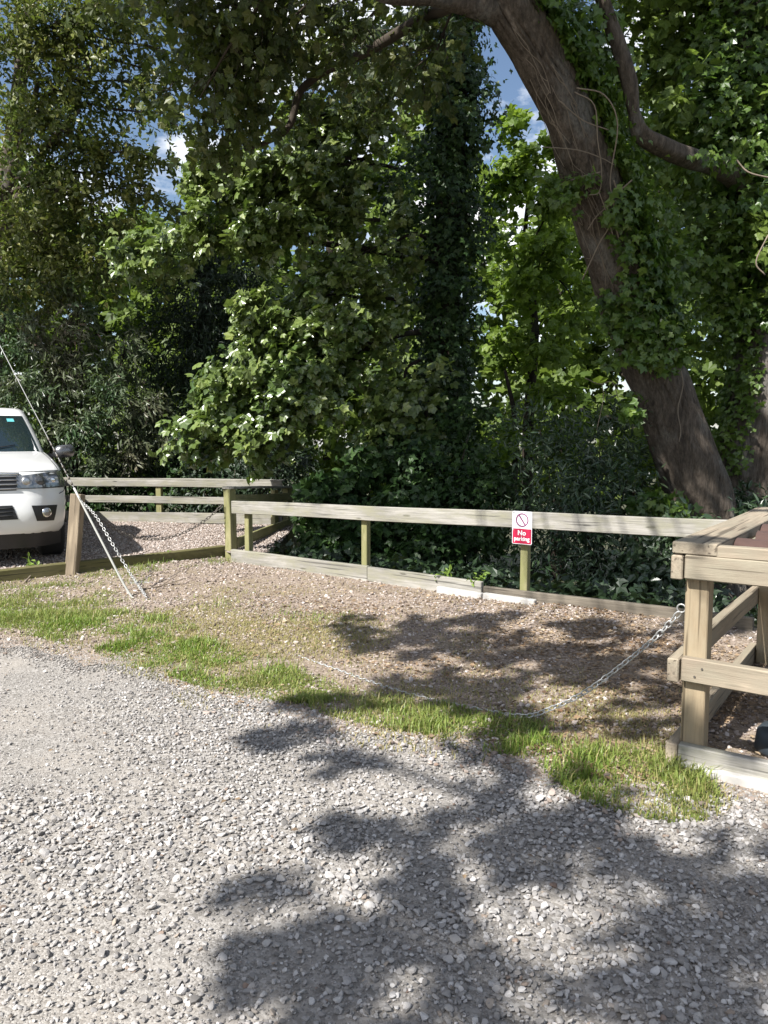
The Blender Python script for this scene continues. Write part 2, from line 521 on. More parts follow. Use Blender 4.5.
class Tubes:
    def __init__(s):
        s.v, s.f, s.n = [], [], 0
        s.tri = []

    def add(s, P, R, sides=8, sub=4, noise=0.0, cap=True, lumps=0.0, fiss=0.0):
        P = np.asarray(P, float)
        R = np.asarray(R, float)
        if sub > 1 and len(P) > 1:
            R = np.interp(np.linspace(0, len(P) - 1, (len(P) - 1) * sub + 1), np.arange(len(P)), R)
            P = crom(P, sub)
        T = np.gradient(P, axis=0)
        T /= np.linalg.norm(T, axis=1)[:, None] + 1e-9
        ref = np.array([0, 0, 1.0]) if abs(T[0][2]) < 0.9 else np.array([1.0, 0, 0])
        N = np.cross(T[0], ref)
        N /= np.linalg.norm(N)
        ang = np.linspace(0, 2 * np.pi, sides, endpoint=False)
        ph = rng.uniform(0, 6, 4)
        rings = []
        for i in range(len(P)):
            N = N - T[i] * N.dot(T[i])
            N /= np.linalg.norm(N) + 1e-9
            B = np.cross(T[i], N)
            r = np.full(sides, R[i])
            if noise:
                r = r * (1 + rng.normal(0, noise, sides))
            if lumps:
                r = r * (1 + lumps * (np.sin(2 * ang + ph[0] + i * .11) + .7 * np.sin(3 * ang + ph[1] - i * .17) + .5 * np.sin(5 * ang + ph[2] + i * .3)))
            if fiss:
                s_ = i * 0.05
                w1 = np.abs(np.sin(9 * ang + 0.9 * np.sin(s_ * 2.2 + 3 * ang) + 0.5 * s_ + 0.4 * np.sin(s_ * 7 + 5 * ang)))
                w2 = np.abs(np.sin(14 * ang - 1.1 * np.sin(s_ * 1.7 - 2 * ang) - 0.7 * s_ + 0.5 * np.sin(s_ * 9 - 4 * ang)))
                br = 0.6 + 0.4 * np.sin(s_ * 6 + 4 * ang + 2 * np.sin(s_ * 2))
                r = r - fiss * R[0] * br * (np.clip(1 - 2.2 * w1, 0, 1) + 0.7 * np.clip(1 - 2.2 * w2, 0, 1))
                r = r + fiss * 0.5 * R[0] * np.sin(s_ * 3.1 + 2 * ang) * np.sin(s_ * 1.3 - ang)
            rings.append(P[i] + np.outer(np.cos(ang) * r, N) + np.outer(np.sin(ang) * r, B))
        k0 = s.n
        s.v.append(np.vstack(rings))
        nr = len(P)
        i = np.arange(nr - 1)[:, None] * sides
        j = np.arange(sides)[None, :]
        j2 = (j + 1) % sides
        q = np.stack([i + j, i + j2, i + sides + j2, i + sides + j], axis=-1).reshape(-1, 4) + k0
        s.f.append(q)
        s.n += nr * sides
        if cap:
            for ring, flip in ((0, True), (nr - 1, False)):
                c = s.n
                s.v.append(P[ring][None, :])
                s.n += 1
                b = k0 + ring * sides
                tt = np.stack([b + np.arange(sides), b + (np.arange(sides) + 1) % sides, np.full(sides, c)], axis=-1)
                s.tri.append(tt[:, ::-1] if flip else tt)

    def build(s, name, mat, parent=None, smooth=True):
        fs = [np.vstack(s.f)]
        if s.tri:
            fs.append(np.vstack(s.tri))
        return mesh_np(name, np.vstack(s.v), fs, mat, parent, smooth)


def unit(a):
    return a / (np.linalg.norm(a, axis=-1, keepdims=True) + 1e-9)


def polar(r, deg):
    return (r * math.cos(math.radians(deg)), r * math.sin(math.radians(deg)))


def _lobed(tips, notches):
    """lobes as kites around a centre"""
    V = [(0, 0, 0)]
    idx = {}
    for (r, a) in notches:
        idx[('n', a)] = len(V)
        x, y = polar(r, a)
        V.append((x, y, 0.10 * abs(y) - 0.05 * r))
    for (r, a) in tips:
        idx[('t', a)] = len(V)
        x, y = polar(r, a)
        V.append((x, y, -0.2 * r * r + 0.05))
    ns = sorted(a for _, a in notches)
    Fc = []
    for i in range(len(ns) - 1):
        t = [a for _, a in tips if ns[i] < a < ns[i + 1]][0]
        Fc.append((0, idx[('n', ns[i])], idx[('t', t)], idx[('n', ns[i + 1])]))
    V = np.array(V, float)
    V[:, 0] += 0.12
    return V, np.array(Fc)


SHAPES = {
    'ovate': (np.array([(0, 0, 0), (.32, .27, .07), (.72, .2, .03), (1, 0, -.1), (.72, -.2, .03), (.32, -.27, .07)], float), np.array([(0, 3, 2, 1), (0, 5, 4, 3)])),
    'narrow': (np.array([(0, 0, 0), (.3, .12, .03), (.7, .1, 0), (1, 0, -.12), (.7, -.1, 0), (.3, -.12, .03)], float), np.array([(0, 3, 2, 1), (0, 5, 4, 3)])),
    'needle': (np.array([(0, .05, 0), (0, -.05, 0), (1, -.03, -.05), (1, .03, -.05)], float), np.array([(0, 1, 2, 3)])),
    'maple': _lobed([(1, 0), (.88, 52), (.88, -52), (.55, 108), (.55, -108)], [(.69, 27), (.69, -27), (.56, 80), (.56, -80), (.2, 150), (.2, -150)]),
    'ivy': _lobed([(.95, 0), (.72, 68), (.72, -68)], [(.5, 30), (.5, -30), (.3, 130), (.3, -130)]),
    'rag': (np.array([(0, 0, 0), (.5, .35, .1), (1, .05, -.05), (.45, -.3, .06)], float), np.array([(0, 3, 2, 1)])),
}


class Leaves:
    def __init__(s):
        s.p, s.a, s.n, s.s = [], [], [], []

    def add(s, p, a, n, size):
        s.p.append(p)
        s.a.append(a)
        s.n.append(n)
        s.s.append(size)

    def count(s):
        return sum(len(x) for x in s.p)

    def build(s, name, mat, parent, shape):
        P = np.vstack(s.p)
        a = unit(np.vstack(s.a))
        n = np.vstack(s.n)
        n = unit(n - a * np.sum(a * n, axis=1)[:, None])
        b = np.cross(n, a)
        z = np.concatenate(s.s)[:, None]
        V, Fc = SHAPES[shape]
        k = len(V)
        out = np.empty((len(P), k, 3), np.float32)
        for i in range(k):
            out[:, i, :] = P + z * (V[i, 0] * a + V[i, 1] * b + V[i, 2] * n)
        F_ = (Fc[None, :, :] + (np.arange(len(P)) * k)[:, None, None]).reshape(-1, Fc.shape[1])
        return mesh_np(name, out.reshape(-1, 3), F_, mat, parent, False)


UP = np.array([0, 0, 1.0])


def bough(lv, tb, A, B, rad, ntw, per, size, r0=0.03, sag=0.08, flat=0.5, face=(0, -0.3, 0.5), start=0.15, twr=0.005, hang=0.25, wiggle=0.06, u0=0.5):
    """a branch from A to B carrying ntw leafy twigs of `per` leaves"""
    A, B = np.asarray(A, float), np.asarray(B, float)
    ln = np.linalg.norm(B - A)
    ts = np.linspace(0, 1, 6)
    pts = A + (B - A) * ts[:, None]
    pts[:, 2] += ln * sag * np.sin(ts * np.pi) - 0 * ts
    pts[1:-1] += rng.normal(0, wiggle * min(rad, 1.0), (4, 3))
    if tb is not None and r0 > 0:
        tb.add(pts, np.linspace(r0, r0 * 0.25, 6), 6, 3)
    t = start + (1 - start) * rng.uniform(0, 1, ntw) ** 0.8
    base = np.stack([np.interp(t, ts, pts[:, k]) for k in range(3)], axis=1)
    bd = unit((B - A)[None, :])
    d = rng.normal(0, 1, (ntw, 3))
    d[:, 2] *= flat
    d = unit(d) + 0.55 * bd
    d = unit(d)
    L_ = rad * rng.uniform(0.45, 1.05, ntw) * (1.05 - 0.55 * np.abs(t - 0.45))
    tip = base + d * L_[:, None]
    tip[:, 2] -= hang * L_ * rng.uniform(0, 1, ntw)
    if tb is not None and twr > 0:
        for i in range(0, ntw):
            mid = (base[i] + tip[i]) / 2 + np.array([0, 0, 0.06 * L_[i]])
            tb.add([base[i], mid, tip[i]], [twr, twr * 0.7, twr * 0.35], 3, 1, cap=False)
    u = np.tile(np.linspace(u0, 1.0, per), (ntw, 1)) + rng.normal(0, 0.05, (ntw, per))
    pos = base[:, None, :] * (1 - u[..., None]) + tip[:, None, :] * u[..., None]
    pos = pos.reshape(-1, 3) + rng.normal(0, 0.075 * rad ** 0.5, (ntw * per, 3))
    dd = np.repeat(d, per, axis=0)
    ax = dd * 0.5 + rng.normal(0, 0.75, dd.shape) - UP * hang
    nn = np.array(face)[None, :] + rng.normal(0, 0.42, dd.shape) + 0.3 * dd
    lv.add(pos, ax, nn, size * rng.uniform(0.42, 1.3, len(pos)))


def blob(lv, c, r, n, size, face=(0, -0.3, 0.5), hang=0.3, shell=0.4):
    """leafy mass: sprays in an ellipsoid"""
    c, r = np.asarray(c, float), np.asarray(r, float)
    k = max(1, n // 14)
    dirs = unit(rng.normal(0, 1, (k, 3)))
    rr = (shell + (1 - shell) * rng.uniform(0, 1, k)) ** 0.6
    cen = c + dirs * r * rr[:, None]
    p = np.repeat(cen, 14, axis=0)
    sc = 0.13 * float(np.mean(r)) ** 0.5
    p = p + rng.normal(0, 1, p.shape) * np.array([sc, sc, sc * 0.6]) * 1.3
    d = np.repeat(dirs, 14, axis=0)
    lv.add(p, d * 0.5 + rng.normal(0, 0.7, p.shape) - UP * hang, np.array(face) + 0.4 * d + rng.normal(0, 0.4, p.shape), size * rng.uniform(0.42, 1.3, len(p)))


# ------------------------------------------------------------------ layout lines
F0 = G(236, 561)
F1 = G(690, 622)
fd = (F1 - F0)[:2] / np.linalg.norm((F1 - F0)[:2])
FN = np.array([-fd[1], fd[0]])          # pointing behind the fence
if FN[1] < 0:
    FN = -FN
F2 = F0 + np.array([*fd, 0]) * 8.2      # right end, hidden behind the timber stand
B0 = G(2, 583)
B1 = G(226, 556)
bd_ = (B1 - B0)[:2] / np.linalg.norm((B1 - B0)[:2])
R1 = G(288, 530)                        # far corner of the bay
RL = G(75, 526)
rd = (RL - R1)[:2] / np.linalg.norm((RL - R1)[:2])
R2 = R1 + np.array([*rd, 0]) * 7.5


def hfun(x, y):
    return 0.010 * np.sin(x * 1.3 + 0.6 * y) + 0.008 * np.sin(y * 2.1 - 0.7 * x + 1) + 0.006 * np.sin(3.3 * x + 1.1 * y)


def terr(x, y):
    x, y = np.asarray(x, float), np.asarray(y, float)
    dfence = (x - F0[0]) * FN[0] + (y - F0[1]) * FN[1]
    nl = np.array([-rd[1], rd[0]])
    if nl[1] < 0:
        nl = -nl
    dl = (x - R1[0]) * nl[0] + (y - R1[1]) * nl[1]
    d = np.where(x > R1[0], dfence, np.minimum(dfence, dl))
    d = np.clip(d - 0.35, 0, None)
    return hfun(x, y) * (d < 0.01) - 5.0 * (1 - np.exp(-d * 0.30 / 5.0))


def tz(x, y):
    return float(terr(x, y))


# ground
gx = np.sinh(np.linspace(-6.2, 6.2, 150)) * 1.6
gy = 4 + np.sinh(np.linspace(-5.2, 6.4, 160)) * 1.6
XX, YY = np.meshgrid(gx, gy)
ZZ = terr(XX, YY) - 0.02
nx, ny = len(gx), len(gy)
i = np.arange(ny - 1)[:, None] * nx
j = np.arange(nx - 1)[None, :]
quads = np.stack([i + j, i + j + 1, i + nx + j + 1, i + nx + j], axis=-1).reshape(-1, 4)
tag(mesh_np('ground', np.stack([XX, YY, ZZ], -1).reshape(-1, 3), quads, MAT['soil'], None, True), kind='structure')


def sheet(name, xs, y0, y1, n, dz, mat):
    """sheet between curves y0(x) and y1(x)"""
    t = np.linspace(0, 1, n)[:, None]
    X_ = np.repeat(xs[None, :], n, 0)
    Y_ = y0[None, :] * (1 - t) + y1[None, :] * t
    Z_ = hfun(X_, Y_) + dz
    nx_ = len(xs)
    i = np.arange(n - 1)[:, None] * nx_
    j = np.arange(nx_ - 1)[None, :]
    q = np.stack([i + j, i + j + 1, i + nx_ + j + 1, i + nx_ + j], axis=-1).reshape(-1, 4)
    return tag(mesh_np(name, np.stack([X_, Y_, Z_], -1).reshape(-1, 3), q, mat, None, True), kind='structure')


edge_px = [(0, 645), (60, 656), (130, 668), (200, 690), (260, 708), (310, 722), (380, 735), (450, 748), (520, 768), (560, 788), (620, 808), (665, 812), (700, 784)]
EP = np.array([G(*p) for p in edge_px])
EX = np.concatenate([[-14, -6], EP[:, 0], [2.2, 3.2, 14]])
EY = np.concatenate([[6.6, 6.0], EP[:, 1], [2.66, 1.96, -5]])


def yb(x):
    return np.interp(x, EX, EY) + 0.05 * np.sin(x * 7) + 0.03 * np.sin(x * 17 + 1)


def yfence(x):
    a = B0[1] + (x - B0[0]) * bd_[1] / bd_[0]
    b = F0[1] + (x - F0[0]) * fd[1] / fd[0]
    return np.where(x < B1[0], a, b)


xs = np.linspace(-12, 12, 260)
sheet('gravel_road', xs, np.full_like(xs, -9.0), yb(xs) + 0.02, 60, 0.0, MAT['road'])
xs2 = np.linspace(-6.0, 5.2, 420)
y_hi = np.maximum(yfence(xs2) + 0.1, yb(xs2) + 0.1)
sheet('gravel_pad', xs2, yb(xs2) - 0.03 + np.random.default_rng(5).normal(0, 0.02, len(xs2)), y_hi, 50, 0.006, MAT['pad'])
xs3 = np.linspace(-9, float(R1[0]), 80)
sheet('parking_bay', xs3, yfence(xs3) + 0.05, R1[1] + (xs3 - R1[0]) * rd[1] / rd[0] + 0.1, 40, 0.09, MAT['bay'])

# ------------------------------------------------------------------ stones


def ico(sub):
    bm = bmesh.new()
    bmesh.ops.create_icosphere(bm, subdivisions=sub, radius=1)
    v = np.array([x.co[:] for x in bm.verts])
    f = np.array([[q.index for q in p.verts] for p in bm.faces])
    bm.free()
    return v, f


def chip(sub):
    v, f = ico(sub)
    v = v.copy()
    for _ in range(9):
        n = unit(rng.normal(0, 1, 3))
        c = rng.uniform(0.38, 0.75)
        ex = np.clip(v @ n - c, 0, None)
        v -= ex[:, None] * n
    v *= np.array([1.0, rng.uniform(0.65, 0.95), rng.uniform(0.45, 0.7)])
    return v, f


def scatter_stones(name, P, size, protos, mat, seat=0.25):
    nP = len(P)
    which = rng.integers(0, len(protos), nP)
    vs, fs, off = [], [], 0
    for k, (v, f) in enumerate(protos):
        ix = np.where(which == k)[0]
        if not len(ix):
            continue
        n = len(ix)
        az = rng.uniform(0, 2 * np.pi, n)
        tx, ty = rng.normal(0, 0.35, n), rng.normal(0, 0.35, n)
        ca, sa = np.cos(az), np.sin(az)
        V = np.repeat(v[None], n, 0) * size[ix][:, None, None]
        # tilt then spin
        y = V[..., 1] * np.cos(tx)[:, None] - V[..., 2] * np.sin(tx)[:, None]
        z = V[..., 1] * np.sin(tx)[:, None] + V[..., 2] * np.cos(tx)[:, None]
        x = V[..., 0] * np.cos(ty)[:, None] + z * np.sin(ty)[:, None]
        z = -V[..., 0] * np.sin(ty)[:, None] + z * np.cos(ty)[:, None]
        X_ = x * ca[:, None] - y * sa[:, None]
        Y_ = x * sa[:, None] + y * ca[:, None]
        W = np.stack([X_, Y_, z], -1) + P[ix][:, None, :]
        W[..., 2] += (size[ix] * seat)[:, None]
        vs.append(W.reshape(-1, 3))
        fs.append((f[None] + (np.arange(n) * len(v))[:, None, None]).reshape(-1, 3) + off)
        off += n * len(v)
    return tag(mesh_np(name, np.vstack(vs), np.vstack(fs), mat), kind='stuff')


def noise2(x, y, s, k=0):
    """cheap smooth 2-D noise in about [-1,1]"""
    r = np.random.default_rng(100 + k)
    out = 0
    for q in range(6):
        a, b = r.normal(0, s, 2)
        out = out + np.sin(a * x + b * y + r.uniform(0, 6))
    return out / 3.0


# road stones: density follows ridges between the worn tracks
N = 230000
x = rng.uniform(-5.5, 5.0, N)
y = rng.uniform(1.2, 7.0, N)
keep = (np.abs(x) < 0.62 * y + 0.7) & (y < yb(x) + 0.0 + 0.45 * rng.uniform(0, 1, N) ** 2.2)
x, y = x[keep], y[keep]
worn = noise2(x, y, 1.5, 1) + 0.5 * noise2(x, y, 3.5, 2)
track = np.exp(-((y - (4.3 - 0.42 * x)) / 0.42) ** 2) * 1.2 * (x > -1.9) + np.exp(-((y - (5.9 + 0.3 * x)) / 0.6) ** 2) * (x < -0.7)
dens = np.clip(0.62 - 0.42 * worn - 0.55 * track + 0.25 * (x > 0.3) + 0.12, 0.14, 0.95)
keep = rng.uniform(0, 1, len(x)) < dens
x, y, dens = x[keep], y[keep], dens[keep]
size = np.clip(rng.lognormal(math.log(0.0082), 0.36, len(x)), 0.0035, 0.02) * (0.72 + 0.4 * dens)
P = np.stack([x, y, hfun(x, y) + rng.uniform(0, 0.006, len(x))], -1)
near = y < 3.1
scatter_stones('gravel', P[near], size[near], [chip(2) for _ in range(14)], MAT['stone'])
scatter_stones('gravel', P[~near], size[~near], [chip(1) for _ in range(14)], MAT['stone'])
print('road stones', len(x), near.sum())
N = 150000
x = rng.uniform(-3.2, 3.2, N)
y = rng.uniform(1.3, 4.8, N)
keep = (np.abs(x) < 0.6 * y + 0.4) & (y < yb(x))
x, y = x[keep], y[keep]
scatter_stones('gravel', np.stack([x, y, hfun(x, y)], -1), rng.uniform(0.0022, 0.0065, len(x)), [chip(1) for _ in range(8)], MAT['stone_fine'], 0.1)
N = 14000
x = rng.uniform(-4.2, 1.6, N)
y = yb(x) + rng.normal(0.02, 0.12, N)
scatter_stones('gravel', np.stack([x, y, hfun(x, y) + 0.004], -1), rng.uniform(0.004, 0.012, N), [chip(1) for _ in range(8)], MAT['stone_fine'], 0.1)
# pad and bay chips
N = 110000
x = rng.uniform(-4.5, 4.6, N)
y = rng.uniform(2.6, 10.2, N)
keep = (y > yb(x) + 0.05 - 0.5 * rng.uniform(0, 1, N) ** 2.2) & (y < yfence(x) - 0.05) & (np.abs(x) < 0.62 * y + 0.5)
x, y = x[keep], y[keep]
keep = rng.uniform(0, 1, len(x)) < np.clip(0.7 + 0.4 * noise2(x, y, 1.8, 5), 0.15, 1)
x, y = x[keep], y[keep]
size = np.clip(rng.lognormal(math.log(0.0105), 0.42, len(x)), 0.004, 0.03)
scatter_stones('gravel', np.stack([x, y, hfun(x, y) + 0.006], -1), size, [chip(1) for _ in range(8)], MAT['stone_pad'])
N = 26000
x = rng.uniform(-6, -1.4, N)
y = rng.uniform(8, 13.4, N)
keep = (y > yfence(x) + 0.1) & (y < R1[1] + (x - R1[0]) * rd[1] / rd[0] - 0.05)
x, y = x[keep], y[keep]
scatter_stones('gravel', np.stack([x, y, hfun(x, y) + 0.092], -1), rng.uniform(0.01, 0.022, len(x)), [chip(1) for _ in range(6)], MAT['stone_pad'])

# ------------------------------------------------------------------ grass and litter


def blades(name, P, h, w, mat, lean=0.5):
    n = len(P)
    az = rng.uniform(0, 2 * np.pi, n)
    side = np.stack([np.cos(az), np.sin(az), np.zeros(n)], -1)
    fw = np.stack([-np.sin(az), np.cos(az), np.zeros(n)], -1)
    ln = np.abs(rng.normal(0.35, lean * 0.5, n))[:, None] * h[:, None]
    w = w[:, None]
    h = h[:, None]
    p0 = P - side * w
    p1 = P + side * w
    m_ = P + UP * h * 0.55 + fw * ln * 0.35
    p2, p3 = m_ + side * w * 0.75, m_ - side * w * 0.75
    p4 = P + UP * h * (1 - 0.25 * np.clip(ln / h, 0, 1)) + fw * ln
    V = np.stack([p0, p1, p2, p3, p4], 1)
    b = np.arange(n) * 5
    q = np.stack([b, b + 1, b + 2, b + 3], -1)
    t = np.stack([b + 3, b + 2, b + 4], -1)
    return tag(mesh_np(name, V.reshape(-1, 3), [q, t], mat), kind='stuff')


def patch(cx, cy, rx, ry, n, rot=0.0):
    """points in a patch given by its middle and extent as seen in the photograph, returned on the ground"""
    a = rng.uniform(0, 2 * np.pi, n)
    r = rng.uniform(0, 1, n) ** 0.62 * 1.12
    u, v = rx * r * np.cos(a), ry * r * np.sin(a)
    c, s_ = math.cos(rot), math.sin(rot)
    px, py = cx + u * c - v * s_, cy + u * s_ + v * c
    rr = (CAMH) / -((512 - py) / F * _u[2] + _f[2])
    X_ = (px - 384) / F * rr
    Y_ = ((512 - py) / F * _u[1] + _f[1]) * rr
    return np.stack([X_, Y_], -1)


green = [(40, 612, 120, 24, 14000, 0.05), (230, 672, 110, 20, 9000, 0.2), (20, 605, 100, 22, 12000, 0.02), (110, 632, 85, 18, 9500, 0.08), (180, 660, 80, 18, 7000, 0.15), (60, 625, 70, 14, 3500, 0.1), (235, 676, 85, 20, 9500, 0.22), (170, 655, 60, 14, 3000, 0.15), (300, 690, 40, 14, 2500, 0.2),
         (400, 715, 100, 17, 9000, 0.16), (500, 738, 70, 18, 8000, 0.1), (570, 760, 60, 20, 4500, 0.3), (630, 785, 85, 29, 7500, 0.25), (655, 775, 50, 24, 2200, 0.2),
         (165, 568, 75, 5, 2600, -0.12), (90, 582, 60, 7, 1500, 0.0), (260, 612, 90, 8, 900, 0.1)]
pts = np.vstack([patch(*g) for g in green])
keep = rng.uniform(0, 1, len(pts)) < np.clip(0.86 + 0.7 * noise2(pts[:, 0], pts[:, 1], 3.4, 8) + 0.8 * noise2(pts[:, 0], pts[:, 1], 10, 9), 0.05, 1)
pts = pts[keep]
n = len(pts)
blades('grass', np.stack([pts[:, 0], pts[:, 1], hfun(pts[:, 0], pts[:, 1])], -1), np.clip(rng.lognormal(math.log(0.028), 0.5, n) * np.clip(0.9 + 0.6 * noise2(pts[:, 0], pts[:, 1], 7, 31), 0.4, 1.6), 0.01, 0.09), rng.uniform(0.0018, 0.0045, n), MAT['grass'], 1.3)
dry = [(250, 625, 130, 30, 14000, 0.1), (300, 625, 170, 34, 9000, 0.1), (90, 600, 140, 22, 5000, 0.0), (420, 690, 220, 40, 7000, 0.2), (420, 600, 150, 14, 900, 0.1), (620, 715, 70, 45, 3500, 0.2), (640, 780, 90, 35, 2500, 0.2), (200, 665, 200, 24, 6000, 0.2), (380, 730, 190, 22, 3500, 0.15)]
pts = np.vstack([patch(*g) for g in dry])
keep = rng.uniform(0, 1, len(pts)) < np.clip(0.6 + 0.9 * noise2(pts[:, 0], pts[:, 1], 2.6, 12), 0.04, 1)
pts = pts[keep]
n = len(pts)
blades('dry_grass', np.stack([pts[:, 0], pts[:, 1], hfun(pts[:, 0], pts[:, 1])], -1), rng.uniform(0.012, 0.04, n), rng.uniform(0.0016, 0.0034, n), MAT['grass_dry'], 1.6)

lt = Leaves()
for (cx, cy, rx, ry, n, rot) in [(500, 640, 230, 48, 9500, 0.12), (600, 690, 120, 80, 7500, 0.3), (280, 640, 200, 50, 3200, 0.1), (650, 640, 70, 30, 900, 0.1), (735, 700, 60, 55, 2800, 0), (420, 720, 240, 25, 900, 0.15), (560, 608, 120, 8, 700, 0.08)]:
    q = patch(cx, cy, rx, ry, n, rot)
    k_ = (np.clip(0.55 + 0.6 * noise2(q[:, 0], q[:, 1], 2.2, 21), 0.1, 1) > rng.uniform(0, 1, n)) & (q[:, 1] < yfence(q[:, 0]) - 0.02)
    q = q[k_]
    P = np.stack([q[:, 0], q[:, 1], hfun(q[:, 0], q[:, 1]) + 0.012 + rng.uniform(0, 0.008, len(q))], -1)
    az = rng.uniform(0, 2 * np.pi, len(q))
    lt.add(P, np.stack([np.cos(az), np.sin(az), rng.normal(0, .15, len(q))], -1), np.tile(UP, (len(q), 1)) + rng.normal(0, .35, (len(q), 3)), np.clip(rng.lognormal(math.log(0.02), 0.45, len(q)), 0.008, 0.05))
# a few stray leaves on the road
q = np.stack([rng.uniform(-1.6, 1.9, 26), rng.uniform(2.1, 4.8, 26)], -1)
az = rng.uniform(0, 6, 26)
lt.add(np.stack([q[:, 0], q[:, 1], hfun(q[:, 0], q[:, 1]) + 0.022], -1), np.stack([np.cos(az), np.sin(az), 0 * az], -1), np.tile(UP, (26, 1)) + rng.normal(0, .25, (26, 3)), rng.uniform(0.02, 0.035, 26))
tag(lt.build('leaf_litter', MAT['litter'], None, 'rag'), kind='stuff')

# ------------------------------------------------------------------ right-hand fence with knee rail
fence = thing('timber_fence', 'low weathered grey knee rail fence with one wide top rail and board along the gravel', 'fence', (*F0[:2], 0))


def onf(px):
    """point on the fence line under picture column px"""
    r = ray(px, 512)
    k = r[0] / r[1]
    # F0 + s*fd with x = k*y
    s_ = (k * F0[1] - F0[0]) / (fd[0] - k * fd[1])
    return np.array([F0[0] + s_ * fd[0], F0[1] + s_ * fd[1], 0.0])


nb = np.array([*FN, 0])
a, b = onf(237), onf(720)
za = D(237, 506.5, a[1])[2]
zb = D(720, 528, b[1])[2]
sl = (zb - za) / np.linalg.norm((b - a)[:2])
ext = 2.2
A = a + np.array([0, 0, za]) - nb * 0.07
Bq = b + np.array([*fd, 0]) * ext + np.array([0, 0, zb + sl * ext]) - nb * 0.07
mid = onf(402)
mz = za + sl * np.linalg.norm((mid - a)[:2])
Mq = mid + np.array([0, 0, mz]) - nb * 0.07
plank('rail', A, Bq, 0.15, 0.045, MAT['wood_grey'], fence)
RAILZ = lambda p: za + sl * np.linalg.norm((p - a)[:2])
for px in (248, 366, 526):
    p = onf(px) + nb * 0.005
    plank('post', p + np.array([0, 0, -0.45]), p + np.array([0, 0, RAILZ(p) + 0.05]), 0.072, 0.072, MAT['wood_green_post'], fence, roll=(*fd, 0))
p0, p1, p2, p3 = onf(236), onf(372), onf(487), onf(760)
off = -nb * 0.07
plank('kickboard', p0 + off + UP * 0.06, p1 + off + UP * 0.062, 0.185, 0.05, MAT['wood_grey'], fence)
plank('kickboard', p1 + off + UP * 0.055 + np.array([*fd, 0]) * .006, p2 + off + UP * 0.05, 0.175, 0.05, MAT['wood_grey'], fence)
plank('kickboard', p2 + off * 0.6 + UP * 0.03 + np.array([*fd, 0]) * .006, p3 + off * 0.6 + UP * 0.045, 0.13, 0.05, MAT['wood_dark'], fence)
# pale edging slabs lying in front of the board
for k, (u0, u1, y_) in enumerate(((447, 492, 597), (493, 545, 600))):
    q0, q1 = onf(u0) - nb * 0.16, onf(u1) - nb * 0.17
    o = plank('edging_slab', q0 + UP * 0.02, q1 + UP * 0.015, 0.07, 0.06, MAT['concrete'], None, bev=0.008)
    tag(o, ['pale concrete edging slab lying beneath the fence left of the sign', 'pale concrete edging slab lying at the foot of the sign post'][k], 'slab')

# corner post, return and the three-rail fence behind the truck bay
bay = thing('bay_fence', 'three rail grey timber fence closing the back of the parking bay behind the pickup', 'fence', (*R1[:2], 0))
cp = G(231, 557)
cz = D(231, 489, cp[1])[2]
plank('post', cp + UP * -0.4, cp + UP * cz, 0.11, 0.11, MAT['wood_green_post'], bay, roll=(*fd, 0))
r1 = R1.copy()
plank('post', r1 + UP * -0.4, r1 + UP * D(288, 487, r1[1])[2], 0.12, 0.12, MAT['wood_green_post'], bay, roll=(*fd, 0))
rm = G(275, 531)
plank('post', rm + UP * -0.4, rm + UP * D(275, 490, rm[1])[2], 0.09, 0.09, MAT['wood_green_post'], bay, roll=(*fd, 0))
ret = unit((r1 - cp))
rz1 = D(288, 490, r1[1])[2]
side = np.array([-ret[1], ret[0], 0])
# capping boards flat on top, rails below
plank('top_board', cp + UP * (cz + 0.022) - ret * 0.06, r1 + UP * (rz1 + 0.045) + ret * 0.06, 0.035, 0.15, MAT['wood_grey'], bay)
for zf, hh in ((0.84, 0.12), (0.2, 0.13)):
    plank('rail', cp + ret * 0.06 + UP * cz * zf + side * -0.05, r1 + UP * rz1 * zf + side * -0.05 - ret * 0.07, hh, 0.04, MAT['wood_green_post'], bay)
ls = r1 + np.array([*rd, 0]) * 0.07
le = R2
for zf, hh in ((0.735, 0.10), (0.47, 0.115), (0.175, 0.17)):
    plank('rail', ls + UP * zf - np.array([-rd[1], rd[0], 0]) * -0.06, ls + (le - ls) * 0.5 + UP * zf + np.array([-rd[1], rd[0], 0]) * 0.06, hh, 0.04, MAT['wood_grey'], bay)
    plank('rail', ls + (le - ls) * 0.502 + UP * zf + np.array([-rd[1], rd[0], 0]) * 0.06, le + UP * zf + np.array([-rd[1], rd[0], 0]) * 0.06, hh, 0.04, MAT['wood_grey'], bay)
plank('top_board', ls + UP * 0.80, le + UP * 0.80, 0.035, 0.14, MAT['wood_grey'], bay)
for px in (160, 60):
    r = ray(px, 512)
    k = r[0] / r[1]
    s_ = (k * R1[1] - R1[0]) / (rd[0] - k * rd[1])
    p = np.array([R1[0] + s_ * rd[0], R1[1] + s_ * rd[1], 0.0])
    plank('post', p + UP * -0.4, p + UP * 0.775, 0.09, 0.09, MAT['wood_green_post'], bay, roll=(*rd, 0))
plank('post', le + UP * -0.4, le + UP * 0.775, 0.09, 0.09, MAT['wood_green_post'], bay, roll=(*rd, 0))

